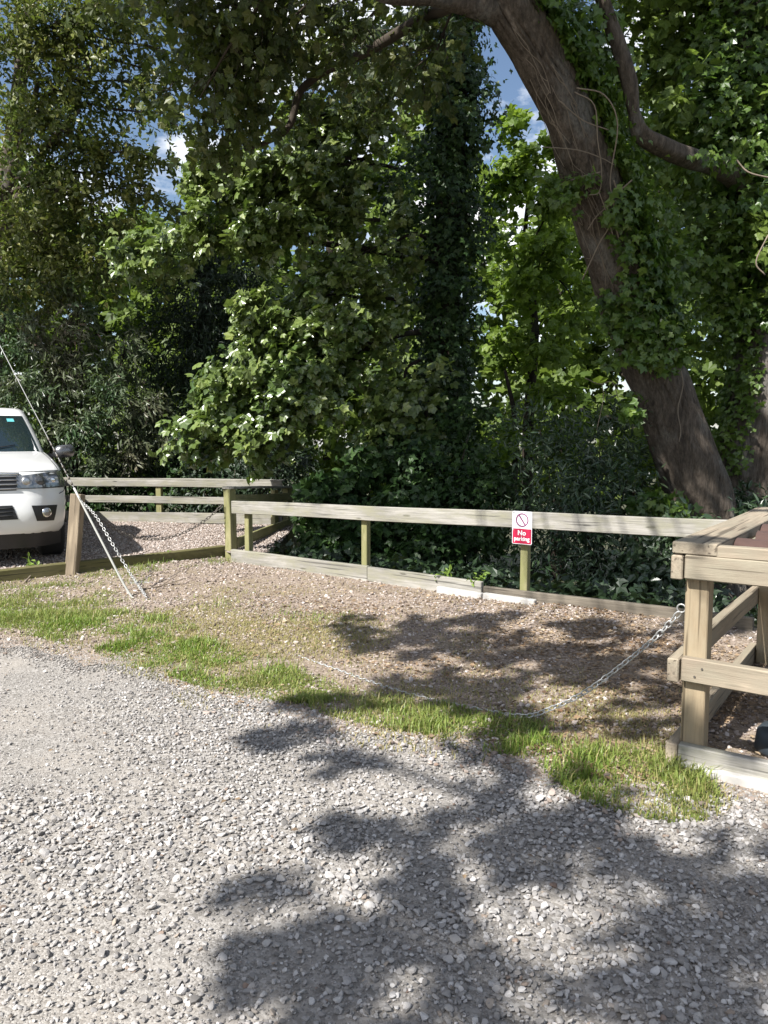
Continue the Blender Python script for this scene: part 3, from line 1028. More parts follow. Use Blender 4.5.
# mossy beam across the mouth of the bay and leaning post
bdir = np.array([*bd_, 0])
q0 = B0 - bdir * 2.6
tag(plank('timber_beam', q0 + UP * 0.055, B1 + UP * 0.06 - bdir * 0.03, 0.16, 0.09, MAT['wood_beam'], None, bev=0.01), 'long mossy timber beam lying along the mouth of the parking bay', 'beam')
lp = G(70, 574) + np.array([0.02, -0.09, 0])
lt_top = D(78, 494, lp[1] + 0.1)
tag(plank('leaning_post', lp - UP * 0.4 - (lt_top - lp) * 0.35, lt_top, 0.12, 0.13, MAT['wood_post'], None, roll=(1, 0, 0), bev=0.008), 'brown square timber post leaning beside the front of the pickup', 'post')

# ------------------------------------------------------------------ sign
sg = onf(527)
sz = RAILZ(sg)
top = D(522, 510.5, sg[1])[2]
SW, SHT = 0.195, 0.30
sign = thing('parking_sign', 'small white and red no parking sign fixed to the fence rail', 'sign', (*(sg - nb * 0.1)[:2], top - SHT))
X_ = Vector((*fd, 0))
Y_ = Vector((*FN, 0))
smt = Matrix((X_, Y_, Vector((0, 0, 1)))).transposed().to_4x4()
smt.translation = Vector(sg) - Y_ * 0.098 + Vector((0, 0, top - SHT / 2))


def flat_poly(name, loops, y, th, mat, parent):
    """prism in the sign's plane: local x right, z up, front face towards -y; loops: list of outlines"""
    bm = bmesh.new()
    for lp_ in loops:
        vs = [bm.verts.new((p[0], y, p[1])) for p in lp_]
        f = bm.faces.new(vs)
        r = bmesh.ops.extrude_face_region(bm, geom=[f])
        for v in r['geom']:
            if isinstance(v, bmesh.types.BMVert):
                v.co.y += th
    return bm_obj(name, bm, mat, parent, False, smt)


def rrect(x0, z0, x1, z1, r, n=5):
    o = []
    for cx, cz_, a0 in ((x1 - r, z1 - r, 0), (x0 + r, z1 - r, 90), (x0 + r, z0 + r, 180), (x1 - r, z0 + r, 270)):
        for k in range(n + 1):
            a = math.radians(a0 + 90 * k / n)
            o.append((cx + r * math.cos(a), cz_ + r * math.sin(a)))
    return o


w2, h2 = SW / 2, SHT / 2
flat_poly('panel', [rrect(-w2, -h2, w2, h2, 0.012)], 0.0, 0.006, MAT['sign_white'], sign)
zs = -h2 + SHT * 0.47
flat_poly('red_field', [rrect(-w2 + 0.006, -h2 + 0.006, w2 - 0.006, zs, 0.006)], -0.0022, 0.0022, MAT['sign_red'], sign)
ringc = (0, zs + (h2 - zs) / 2)
ro, ri = 0.062, 0.052
seg = []
for k in range(40):
    a0, a1 = 2 * math.pi * k / 40, 2 * math.pi * (k + 1) / 40
    seg.append([(ringc[0] + r_ * math.cos(a_), ringc[1] + r_ * math.sin(a_)) for r_, a_ in ((ri, a0), (ro, a0), (ro, a1), (ri, a1))])
d45 = math.radians(125)
ux, uz = math.cos(d45), math.sin(d45)
bw = 0.0055
seg.append([(ringc[0] + ux * s1 * ri * 1.01 - uz * s2 * bw, ringc[1] + uz * s1 * ri * 1.01 + ux * s2 * bw) for s1, s2 in ((-1, -1), (1, -1), (1, 1), (-1, 1))])
flat_poly('prohibition_symbol', seg, -0.0022, 0.0022, MAT['sign_ring'], sign)


def text_part(name, body, size, x, z, mat, parent):
    cu = bpy.data.curves.new(name, 'FONT')
    cu.body = body
    cu.size = size
    cu.align_x = 'CENTER'
    cu.extrude = 0.0008
    cu.offset = size * 0.025
    ob = bpy.data.objects.new(name, cu)
    COL.objects.link(ob)
    dg = bpy.context.evaluated_depsgraph_get()
    me = bpy.data.meshes.new_from_object(ob.evaluated_get(dg))
    bpy.data.objects.remove(ob)
    me.materials.clear()
    me.materials.append(mat)
    o = bpy.data.objects.new(name, me)
    COL.objects.link(o)
    o.matrix_basis = smt @ Matrix.Translation((x, -0.004, z)) @ Matrix.Rotation(math.pi / 2, 4, 'X')
    par(o, parent)
    return o


for zz in (h2 - 0.012, -h2 + 0.128):
    flat_poly('screw', [[(0.006 * math.cos(q * math.pi / 4) - w2 + 0.014, zz + 0.006 * math.sin(q * math.pi / 4)) for q in range(8)]], -0.003, 0.002, MAT['galv'], sign)
text_part('lettering', 'No', 0.062, 0, -h2 + 0.083, MAT['sign_white'], sign)
text_part('lettering', 'parking', 0.052, 0, -h2 + 0.033, MAT['sign_white'], sign)

# ------------------------------------------------------------------ timber frame on the right
e1 = np.array([0.573, 0.8195, 0])
e2 = np.array([0.8195, -0.573, 0])
C0 = D(696, 700, 3.42)
C0[2] = 0.0                      # middle of the corner post
frame = thing('timber_stand', 'sturdy pale softwood stand of square posts and three rails at the right edge', 'timber stand', C0)
L1, L2 = 1.92, 1.5
PW = 0.10
ZT = D(683, 557, 3.42)[2]
for (s1, s2) in ((0, 0), (L1, 0), (0, L2), (L1, L2)):
    p = C0 + e1 * s1 + e2 * s2
    plank('post', p + UP * -0.3, p + UP * (ZT + 0.02), PW, PW, MAT['wood_tan'], frame, roll=tuple(e1))
hz = PW / 2 + 0.027
RH = 0.108
yd = 3.38
zc = []
for py in ((555 + 579) / 2, (657 + 681) / 2, (742 + 767) / 2):
    zc.append(D(684, py, yd)[2])
for k, z in enumerate(zc):
    out1 = -e2 * hz
    out2 = -e1 * hz
    # side rail (left), its front end flush with the front rail
    plank('rail', C0 + out1 + out2 * 1.5 + UP * z, C0 + e1 * (L1 + 0.08) + out1 + UP * z, RH, 0.05, MAT['wood_deck'], frame)
    plank('rail', C0 + out2 + e2 * -(hz - 0.029) + UP * z, C0 + out2 + e2 * (L2 + 0.1) + UP * z, RH, 0.05, MAT['wood_grey' if k == 2 else 'wood_deck'], frame)
    plank('rail', C0 + e1 * (L1 + hz) + e2 * -0.04 + UP * z, C0 + e1 * (L1 + hz) + e2 * (L2 + 0.1) + UP * z, RH, 0.05, MAT['wood_deck'], frame)
    plank('rail', C0 + e2 * (L2 + hz) - e1 * 0.04 + UP * z, C0 + e2 * (L2 + hz) + e1 * (L1 + 0.08) + UP * z, RH, 0.05, MAT['wood_deck'], frame)
zcap = zc[0] + RH / 2 + 0.029
plank('top_board', C0 - e2 * (hz - 0.07) - e1 * (hz + 0.028) + UP * zcap, C0 - e2 * (hz - 0.07) + e1 * (L1 + 0.1) + UP * zcap, 0.054, 0.19, MAT['wood_deck'], frame)
plank('top_board', C0 - e1 * (hz) + e2 * 0.076 + UP * (zcap - 0.001), C0 - e1 * (hz) + e2 * (L2 + 0.1) + UP * (zcap - 0.001), 0.052, 0.056, MAT['wood_deck'], frame)
plank('top_board', C0 + e1 * (L1 + hz) + e2 * 0.078 + UP * zcap, C0 + e1 * (L1 + hz) + e2 * (L2 + 0.1) + UP * zcap, 0.052, 0.056, MAT['wood_deck'], frame)
# shelf boards inside the top that carry the clay pieces
zsh = zc[0] - 0.005
for k in range(5):
    t0 = 0.35 + k * 0.33
    plank('shelf_board', C0 + e1 * t0 + e2 * 0.052 + UP * zsh, C0 + e1 * t0 + e2 * (L2 - 0.05) + UP * zsh, 0.03, 0.13, MAT['wood_beam'], frame)
# screw heads on the front rails
for z in zc:
    for dx in (0.0, 0.03):
        bm = bmesh.new()
        mtx = Matrix.Translation(Vector(C0 - e1 * (hz + 0.026) + e2 * (0.012 + dx) + UP * (z + 0.02 * (1 if dx else -1)))) @ Vector(e1).to_track_quat('Z', 'Y').to_matrix().to_4x4()
        bmesh.ops.create_cone(bm, cap_ends=True, segments=8, radius1=0.005, radius2=0.005, depth=0.003, matrix=mtx)
        bm_obj('screw', bm, MAT['rusty'], frame)
# pale plinth strip under the front rail
tag(plank('plinth_strip', C0 - e1 * (hz + 0.03) + e2 * -0.03 + UP * 0.01, C0 - e1 * (hz + 0.03) + e2 * (L2 + 0.1) + UP * 0.01, 0.075, 0.07, MAT['concrete'], None, bev=0.006), 'pale concrete strip half buried under the lowest front rail of the timber stand', 'edging strip')


def half_tile(name, c, ax, length, r, label):
    """a curved clay piece, an open half pipe with thickness"""
    ax = Vector(ax).normalized()
    sd = Vector((0, 0, 1)).cross(ax).normalized()
    bm = bmesh.new()
    rings = []
    for s_ in (0, 1):
        o_, i_ = [], []
        for k in range(11):
            a = math.pi * k / 10
            rr = r * (1 - 0.08 * s_)
            o_.append(Vector(c) + ax * length * s_ + sd * rr * math.cos(a) + Vector((0, 0, rr * math.sin(a) * 0.75)))
            i_.append(Vector(c) + ax * length * s_ + sd * (rr - 0.014) * math.cos(a) + Vector((0, 0, (rr - 0.014) * math.sin(a) * 0.75)))
        rings.append([bm.verts.new(p) for p in o_ + i_[::-1]])
    n_ = len(rings[0])
    for k in range(n_):
        bm.faces.new((rings[0][k], rings[0][(k + 1) % n_], rings[1][(k + 1) % n_], rings[1][k]))
    for rg in rings:
        for k in range(10):
            bm.faces.new((rg[k], rg[k + 1], rg[n_ - 2 - k], rg[n_ - 1 - k]))
    return tag(bm_obj(name, bm, MAT['terra'], None, False), label, 'clay tile', 'clay tiles inside the timber stand')


tl = ['reddish brown curved clay tile nearest the front board inside the timber stand top', 'reddish brown curved clay tile second from the front inside the stand top',
      'reddish brown curved clay tile third from the front inside the stand top', 'reddish brown curved clay tile furthest back inside the stand top']
for k in range(4):
    half_tile('clay_tile', C0 + e1 * (0.30 + 0.36 * k) + e2 * (0.09 + 0.03 * (k % 2)) + UP * (zsh + 0.016), e2 + e1 * 0.05 * (k % 2), 0.46, 0.12, tl[k])


def lathe(bm, prof, seg=24, mtx=Matrix.Identity(4)):
    rings = []
    for r, z in prof:
        rings.append([bm.verts.new(mtx @ Vector((r * math.cos(2 * math.pi * k / seg), r * math.sin(2 * math.pi * k / seg), z))) for k in range(seg)])
    for a_, b_ in zip(rings, rings[1:]):
        for k in range(seg):
            bm.faces.new((a_[k], a_[(k + 1) % seg], b_[(k + 1) % seg], b_[k]))
    bm.faces.new(rings[-1])
    bm.faces.new(rings[0][::-1])


bm = bmesh.new()
tp = G(772, 742, 0.10)
lathe(bm, [(0.11, 0), (0.12, 0.02), (0.11, 0.1), (0.09, 0.125), (0.05, 0.135)], 28, Matrix.Translation((tp[0] + .10, tp[1] + .10, 0.006)))
tag(bm_obj('upturned_tub', bm, MAT['tub'], None, True), 'dark slate coloured round tub standing on the ground inside the timber stand', 'tub')

# ------------------------------------------------------------------ chains


def chain(name, P, pitch, wire, mat, label, sag=None, eye=False):
    P = np.asarray(P, float)
    Q = crom(P, 24)
    seg_ = np.linalg.norm(np.diff(Q, axis=0), axis=1)
    cum = np.concatenate([[0], np.cumsum(seg_)])
    n_ = int(cum[-1] / pitch)
    vs, fs, off = [], [], 0
    a = np.linspace(0, 2 * np.pi, 12, endpoint=False)
    b = np.linspace(0, 2 * np.pi, 5, endpoint=False)
    hl, hw = pitch * 0.5 + wire * 1.1, pitch * 0.36
    cx = np.sign(np.cos(a)) * (hl - hw) * (np.abs(np.cos(a)) > 0.05) + hw * np.cos(a)
    cy = hw * np.sin(a)
    rad = np.stack([np.cos(a), np.sin(a)], -1)
    loc = []
    for i_ in range(12):
        for j_ in range(5):
            loc.append((cx[i_] + rad[i_, 0] * wire * math.cos(b[j_]), cy[i_] + rad[i_, 1] * wire * math.cos(b[j_]), wire * math.sin(b[j_])))
    loc = np.array(loc)
    fq = np.array([[i_ * 5 + j_, ((i_ + 1) % 12) * 5 + j_, ((i_ + 1) % 12) * 5 + (j_ + 1) % 5, i_ * 5 + (j_ + 1) % 5] for i_ in range(12) for j_ in range(5)])
    for k in range(n_):
        s_ = (k + 0.5) * pitch
        c_ = np.array([np.interp(s_, cum, Q[:, d_]) for d_ in range(3)])
        e_ = np.array([np.interp(s_ + 0.01, cum, Q[:, d_]) for d_ in range(3)]) - np.array([np.interp(s_ - 0.01, cum, Q[:, d_]) for d_ in range(3)])
        e_ = unit(e_)
        nn = np.cross(e_, UP)
        nn = unit(nn)
        bb = np.cross(nn, e_)
        th = (math.pi / 4 if k % 2 else -math.pi / 4) + random.uniform(-.25, .25)
        n1 = nn * math.cos(th) + bb * math.sin(th)
        n2 = np.cross(e_, n1)
        vs.append(c_ + np.outer(loc[:, 0], e_) + np.outer(loc[:, 1], n1) + np.outer(loc[:, 2], n2))
        fs.append(fq + off)
        off += 60
    return mesh_np(name, np.vstack(vs), np.vstack(fs), mat, None, True)


# entrance chain: from the frame's eye, down to the grass, along the ground and up to the leaning post
eye = D(683, 609, 3.45)
eye = C0 - e2 * (PW / 2 + 0.025) + UP * eye[2] - e1 * 0.0
gpts = [(655, 638), (622, 665), (585, 692), (552, 708), (520, 716)]
P = [eye + np.array([-0.012, 0.0, -0.02])]
g_end = G(520, 716, 0.03)
for k, (px, py) in enumerate(gpts):
    t = (k + 1) / len(gpts)
    P.append(D(px, py, eye[1] * (1 - t) + g_end[1] * t))
for (px, py) in ((460, 706), (400, 692), (330, 668), (250, 640), (190, 618), (150, 602)):
    P.append(G(px, py, -0.001))
tp_ = lt_top + np.array([0.05, -0.09, -0.06])
P += [G(145, 595, 0.05), D(130, 573, 7.6), D(112, 543, 7.75), D(95, 515, 7.95), tp_]
MAT['galv_chain'] = simple('galvanised_chain', (0.5, 0.5, 0.49), 0.45, Metallic=0.6)
o = chain('chain', P, 0.034, 0.0036, MAT['galv_chain'], '')
tag(o, 'long galvanised chain hanging from the timber stand and trailing across the grass', 'chain')
# eye bolt of the frame
bm = bmesh.new()
eb = Tubes()
an = np.linspace(0, 2 * np.pi, 13)
eb.add(np.stack([eye + e2 * -0.004 + (e2 * math.cos(q) + UP * math.sin(q)) * 0.019 for q in an]), np.full(13, 0.0042), 6, 1)
eb.add([eye + e2 * 0.012, eye + e2 * 0.06], [0.0045, 0.0045], 6, 1)
eb.build('eye_bolt', MAT['galv'], frame)
# bay chain
a_ = lt_top + np.array([0.03, -0.02, -0.10])
b_ = cp + UP * D(228, 503, cp[1])[2] + np.array([-0.06, -0.03, 0])
pts = []
for t in np.linspace(0, 1, 9):
    p = a_ * (1 - t) + b_ * t
    p = p - UP * 0.42 * (4 * t * (1 - t)) * (1 - 0.15 * (t - .5))
    pts.append(p)
tag(chain('chain', pts, 0.045, 0.0048, MAT['rusty'], ''), 'dull sagging chain from the leaning post to the corner post of the bay', 'chain')

# ------------------------------------------------------------------ stay wire with sleeve
sb = G(131, 598)
ysb = sb[1]
st = thing('stay_wire', 'pole stay wire with a pale grey sleeve slanting down into the grass', 'stay wire', sb)
m1 = D(74, 488, ysb + 0.15)
m2 = D(-6, 334, ysb + 0.5)
dirw = unit(m2 - sb)
tb = Tubes()
tb.add([sb - dirw * 0.1 + np.array([.03, 0, 0]), sb + (m1 - sb) * 0.12, sb + (m1 - sb) * 0.5, m1], [0.0105] * 4, 10, 4)
tb.build('sleeve', MAT['stay'], st)
tb = Tubes()
tb.add([m1 - (m1 - sb) * 0.05, m1, m2, m2 + (m2 - m1) * 3.6], [0.0042] * 4, 6, 2)
tb.build('cable', MAT['galv'], st)
tb = Tubes()
for k in range(9):
    q = m1 + (m2 - m1) * (0.02 + k * 0.035)
    tb.add([q, q + dirw * 0.03], [0.009, 0.009], 8, 1)
tb.build('wire_grip', MAT['rusty'], st)
# flat cover and twig by the anchor
bm = bmesh.new()
gc = G(147, 583)
bmesh.ops.create_cube(bm, size=1)
for v in bm.verts:
    v.co = Vector((v.co.x * 0.34, v.co.y * 0.20, v.co.z * 0.03))
bmesh.ops.bevel(bm, geom=bm.edges[:], offset=0.008, segments=1, affect='EDGES')
tag(bm_obj('cover_slab', bm, MAT['slab'], None, False, Matrix.Translation((gc[0], gc[1], 0.006)) @ Matrix.Rotation(0.2, 4, 'Z')), 'flat grey slab set in the ground beside the stay anchor', 'slab')
for k, (pa, pb, pc, lb) in enumerate(((G(137, 590, 0.02), G(160, 586, 0.03), G(186, 578, 0.08), 'thin dead twig lying by the flat grey slab'),
                                      (G(24, 583, 0.02), G(33, 573, 0.06), G(40, 563, 0.13), 'bare pale stick leaning on the mossy beam before the pickup'))):
    tb = Tubes()
    tb.add([pa, pb, pc], [0.009, 0.008, 0.004], 6, 4)
    tb.add([pb, pb + (pc - pb) * 0.5 + np.array([0.02, 0.05, 0.05])], [0.006, 0.003], 5, 1)
    tag(tb.build('fallen_twig', MAT['vine'], None), lb, 'twig')

# ------------------------------------------------------------------ pickup truck
# local frame: x across (positive towards picture right), y backwards, z up, origin on the ground at the middle of the front
yaw = math.radians(28)
tx = np.array([math.cos(yaw), math.sin(yaw)])      # local x in world
ty = np.array([-math.sin(yaw), math.cos(yaw)])     # local y in world
corner = D(64, 520, 8.65)
ctr = corner[:2] - tx * 0.90 - ty * 0.36
TM = Matrix(((tx[0], ty[0], 0, ctr[0]), (tx[1], ty[1], 0, ctr[1]), (0, 0, 1, 0), (0, 0, 0, 1)))
truck = thing('pickup_truck', 'white pickup truck parked nose forward in the gravel bay', 'pickup truck', (ctr[0], ctr[1], 0.1))
truck.rotation_euler = (0, 0, yaw)
truck.location.z = 0.10
bpy.context.view_layer.update()


def tmesh(name, V, Fc, mat, parent=None, smooth=True):
    o = mesh_np(name, V, Fc, mat, None, smooth)
    o.parent = parent or truck
    return o


def tbm(name, bm, mat, parent=None, smooth=True):
    o = bm_obj(name, bm, mat, None, smooth)
    o.parent = parent or truck
    return o


def lerp(z, zs_, vs_):
    return float(np.interp(z, zs_, vs_))


Z_F = [0.34, 0.42, 0.55, 0.70, 0.80, 0.90, 1.00, 1.05, 1.09, 1.135, 1.18, 1.22]
FY_ = [0.10, 0.03, 0.00, 0.02, 0.05, 0.06, 0.09, 0.14, 0.24, 0.48, 0.85, 1.18]   # front line of each level
HW_ = [0.86, 0.90, 0.915, 0.925, 0.925, 0.92, 0.905, 0.89, 0.87, 0.85, 0.83, 0.80]


def fpt(s_, z, off=0.0):
    """point on the nose surface: s_ in [-1,1] across"""
    f = lerp(z, Z_F, FY_)
    w = lerp(z, Z_F, HW_)
    a = abs(s_)
    x = w * (s_ if a < 0.86 else math.copysign(0.86 + 0.14 * math.sin((a - 0.86) / 0.14 * math.pi / 2), s_))
    cr = max(0, a - 0.5) / 0.5
    yv = f + 0.05 * a * a + 0.30 * cr ** 2.4
    nrm = Vector((0.55 * math.copysign(cr ** 1.4, s_), -1, 0.0)).normalized()
    return (x + nrm.x * off, yv + nrm.y * off, z)


def outline(z, rear):
    pts_ = [fpt(s_, z) for s_ in np.linspace(-1, 1, 37)]
    w = lerp(z, Z_F, HW_)
    y0 = pts_[-1][1]
    right = [(w, y0 + (rear - y0) * t, z) for t in (0.1, 0.25, 0.5, 0.75, 0.95)] + [(w - 0.06, rear, z)]
    left = [(-p[0], p[1], p[2]) for p in right[::-1]]
    return pts_ + right + left


lv_z = [0.34, 0.38, 0.42, 0.48, 0.55, 0.62, 0.70, 0.76, 0.80, 0.85, 0.90, 0.95, 1.00, 1.03, 1.05, 1.07, 1.09, 1.11, 1.135, 1.16, 1.18, 1.20, 1.22]
rings = [outline(z, 3.35 if z > 0.45 else 3.2) for z in lv_z]
nV = len(rings[0])
V = np.array([p for r in rings for p in r])
i = np.arange(len(rings) - 1)[:, None] * nV
j = np.arange(nV)[None, :]
q = np.stack([i + j, i + (j + 1) % nV, i + nV + (j + 1) % nV, i + nV + j], -1).reshape(-1, 4)
body = tmesh('body', V, [q, np.array([list(range((len(rings) - 1) * nV, len(rings) * nV))]), np.array([list(range(nV))[::-1]])], MAT['paint'])
# cargo bed: tailgated open box
bm = bmesh.new()
for (x0, x1, y0, y1, z0, z1) in ((-0.925, -0.80, 3.36, 5.22, 0.45, 1.16), (0.80, 0.925, 3.36, 5.22, 0.45, 1.16), (-0.80, 0.80, 3.36, 5.22, 0.45, 0.70), (-0.80, 0.80, 3.36, 3.44, 0.70, 1.16)):
    r = bmesh.ops.create_cube(bm, size=1)
    for v in r['verts']:
        v.co = Vector(((x0 + x1) / 2 + v.co.x * (x1 - x0), (y0 + y1) / 2 + v.co.y * (y1 - y0), (z0 + z1) / 2 + v.co.z * (z1 - z0)))
tbm('cargo_bed', bm, MAT['paint'], None, False)
bm = bmesh.new()
r = bmesh.ops.create_cube(bm, size=1)
for v in r['verts']:
    v.co = Vector((v.co.x * 1.8, 5.27 + v.co.y * 0.08, 0.87 + v.co.z * 0.6))
bmesh.ops.bevel(bm, geom=bm.edges[:], offset=0.02, segments=2, affect='EDGES')
tbm('tailgate', bm, MAT['paint'], None, False)
bm = bmesh.new()
r = bmesh.ops.create_cube(bm, size=1)
for v in r['verts']:
    v.co = Vector((v.co.x * 1.7, 5.36 + v.co.y * 0.14, 0.52 + v.co.z * 0.14))
tbm('rear_bumper', bm, MAT['chrome'], None, False)
for s_ in (-1, 1):
    bm = bmesh.new()
    r = bmesh.ops.create_cube(bm, size=1)
    for v in r['verts']:
        v.co = Vector((s_ * 0.905 + v.co.x * 0.06, 5.26 + v.co.y * 0.12, 0.95 + v.co.z * 0.32))
    tbm('tail_light', bm, MAT['red_lens'], None, False)

# cab (greenhouse)
Z_C = [1.16, 1.25, 1.40, 1.55, 1.68, 1.74, 1.775, 1.79]
CF = [1.16, 1.30, 1.55, 1.80, 2.03, 2.14, 2.28, 2.55]
CR = [3.34, 3.34, 3.30, 3.25, 3.20, 3.16, 3.08, 2.95]
CW = [0.80, 0.785, 0.745, 0.70, 0.655, 0.63, 0.58, 0.45]


def cpt(s_, z, off=0.0):
    f, w = lerp(z, Z_C, CF), lerp(z, Z_C, CW)
    a = abs(s_)
    x = w * s_
    yv = f + 0.10 * a * a + 0.06 * (max(0, a - 0.85) / 0.15) ** 2
    return (x, yv - off * 0.8, z + off * 0.5)


def cout(z):
    pts_ = [cpt(s_, z) for s_ in np.linspace(-1, 1, 21)]
    w = lerp(z, Z_C, CW)
    r_ = lerp(z, Z_C, CR)
    y0 = pts_[-1][1]
    right = [(w, y0 + (r_ - y0) * t, z) for t in (0.05, 0.3, 0.6, 0.9)] + [(w - 0.08, r_, z)]
    return pts_ + right + [(-p[0], p[1], p[2]) for p in right[::-1]]


lz = [1.16, 1.2, 1.25, 1.32, 1.40, 1.48, 1.55, 1.62, 1.68, 1.71, 1.74, 1.76, 1.775, 1.79]
rings = [cout(z) for z in lz]
nV = len(rings[0])
V = np.array([p for r in rings for p in r])
i = np.arange(len(rings) - 1)[:, None] * nV
j = np.arange(nV)[None, :]
q = np.stack([i + j, i + (j + 1) % nV, i + nV + (j + 1) % nV, i + nV + j], -1).reshape(-1, 4)
cab = tmesh('cab', V, [q, np.array([list(range((len(rings) - 1) * nV, len(rings) * nV))])], MAT['paint'])


def patch_grid(fn, s0, s1, z0, z1, ns, nz_, off, warp=None):
    V = []
    for b_ in np.linspace(0, 1, nz_):
        for a_ in np.linspace(0, 1, ns):
            s_, z = s0 + (s1 - s0) * a_, z0 + (z1 - z0) * b_
            if warp:
                s_, z = warp(a_, b_)
            V.append(fn(s_, z, off))
    i = np.arange(nz_ - 1)[:, None] * ns
    j = np.arange(ns - 1)[None, :]
    q = np.stack([i + j, i + j + 1, i + ns + j + 1, i + ns + j], -1).reshape(-1, 4)
    return np.array(V), q


# windscreen with dark surround, wiper
V, q = patch_grid(cpt, 0, 0, 0, 0, 17, 8, 0.004, lambda a_, b_: ((a_ * 2 - 1) * (0.94 - 0.02 * b_), 1.225 + 0.445 * b_))
ws = tmesh('windscreen', V, q, MAT['glass'])
for k, s0 in enumerate((-0.55, 0.12)):
    tb = Tubes()
    tb.add([cpt(s0 + 0.5 * t, 1.235 + 0.06 * t, 0.02) for t in (0, 0.5, 1)], [0.008, 0.008, 0.005], 6, 3)
    o = tb.build('wiper', MAT['black'], None)
    o.parent = ws
# windscreen sticker
V, q = patch_grid(cpt, 0.62, 0.74, 1.59, 1.63, 4, 3, 0.008)
o = tmesh('sticker', V, q, simple('sticker_teal', (0.1, 0.4, 0.42), 0.5))
o.parent = ws
# side windows
for sd in (-1, 1):
    for (ya, yc, yb0, yd0) in ((1.52, 2.36, 2.12, 2.36), (2.44, 3.12, 2.44, 3.08)):
        V, Fq = [], None
        for b_ in np.linspace(0, 1, 5):
            z = 1.24 + 0.42 * b_
            w = lerp(z, Z_C, CW)
            for a_ in np.linspace(0, 1, 4):
                yl = ya + (yb0 - ya) * b_
                yr = yc + (yd0 - yc) * b_
                V.append((sd * (w + 0.004), yl + (yr - yl) * a_, z))
        i = np.arange(4)[:, None] * 4
        j = np.arange(3)[None, :]
        q = np.stack([i + j, i + j + 1, i + 5 - 1 + j + 1, i + 4 + j], -1).reshape(-1, 4)
        tmesh('side_window', np.array(V), q, MAT['glass'])
    # door handles and black sill
    for yh in (2.2, 3.05):
        tb = Tubes()
        tb.add([(sd * 0.935, yh, 0.98), (sd * 0.95, yh + 0.08, 0.985), (sd * 0.935, yh + 0.17, 0.98)], [0.012] * 3, 6, 3)
        o = tb.build('door_handle', MAT['chrome'], None)
        o.parent = truck
    bm = bmesh.new()
    r = bmesh.ops.create_cube(bm, size=1)
    for v in r['verts']:
        v.co = Vector((sd * 0.93 + v.co.x * 0.12, 2.3 + v.co.y * 1.9, 0.36 + v.co.z * 0.05))
    tbm('side_step', bm, MAT['black'], None, False)
    # wing mirror
    bm = bmesh.new()
    bmesh.ops.create_uvsphere(bm, u_segments=16, v_segments=10, radius=1)
    for v in bm.verts:
        x_, y_, z_ = v.co
        v.co = Vector((sd * 1.05 + x_ * 0.135 * (1.0), 1.62 + y_ * 0.085, 1.215 + max(-0.075, min(0.085, z_ * 0.105)) + 0.015 * x_ * sd))
    mir = tbm('wing_mirror', bm, MAT['mirror_grey'])
    bm = bmesh.new()
    r = bmesh.ops.create_cube(bm, size=1)
    for v in r['verts']:
        v.co = Vector((sd * (0.85 + v.co.x * 0.16), 1.63 + v.co.y * 0.05, 1.17 + v.co.z * 0.04))
    o = tbm('mirror_arm', bm, MAT['black'], mir, False)

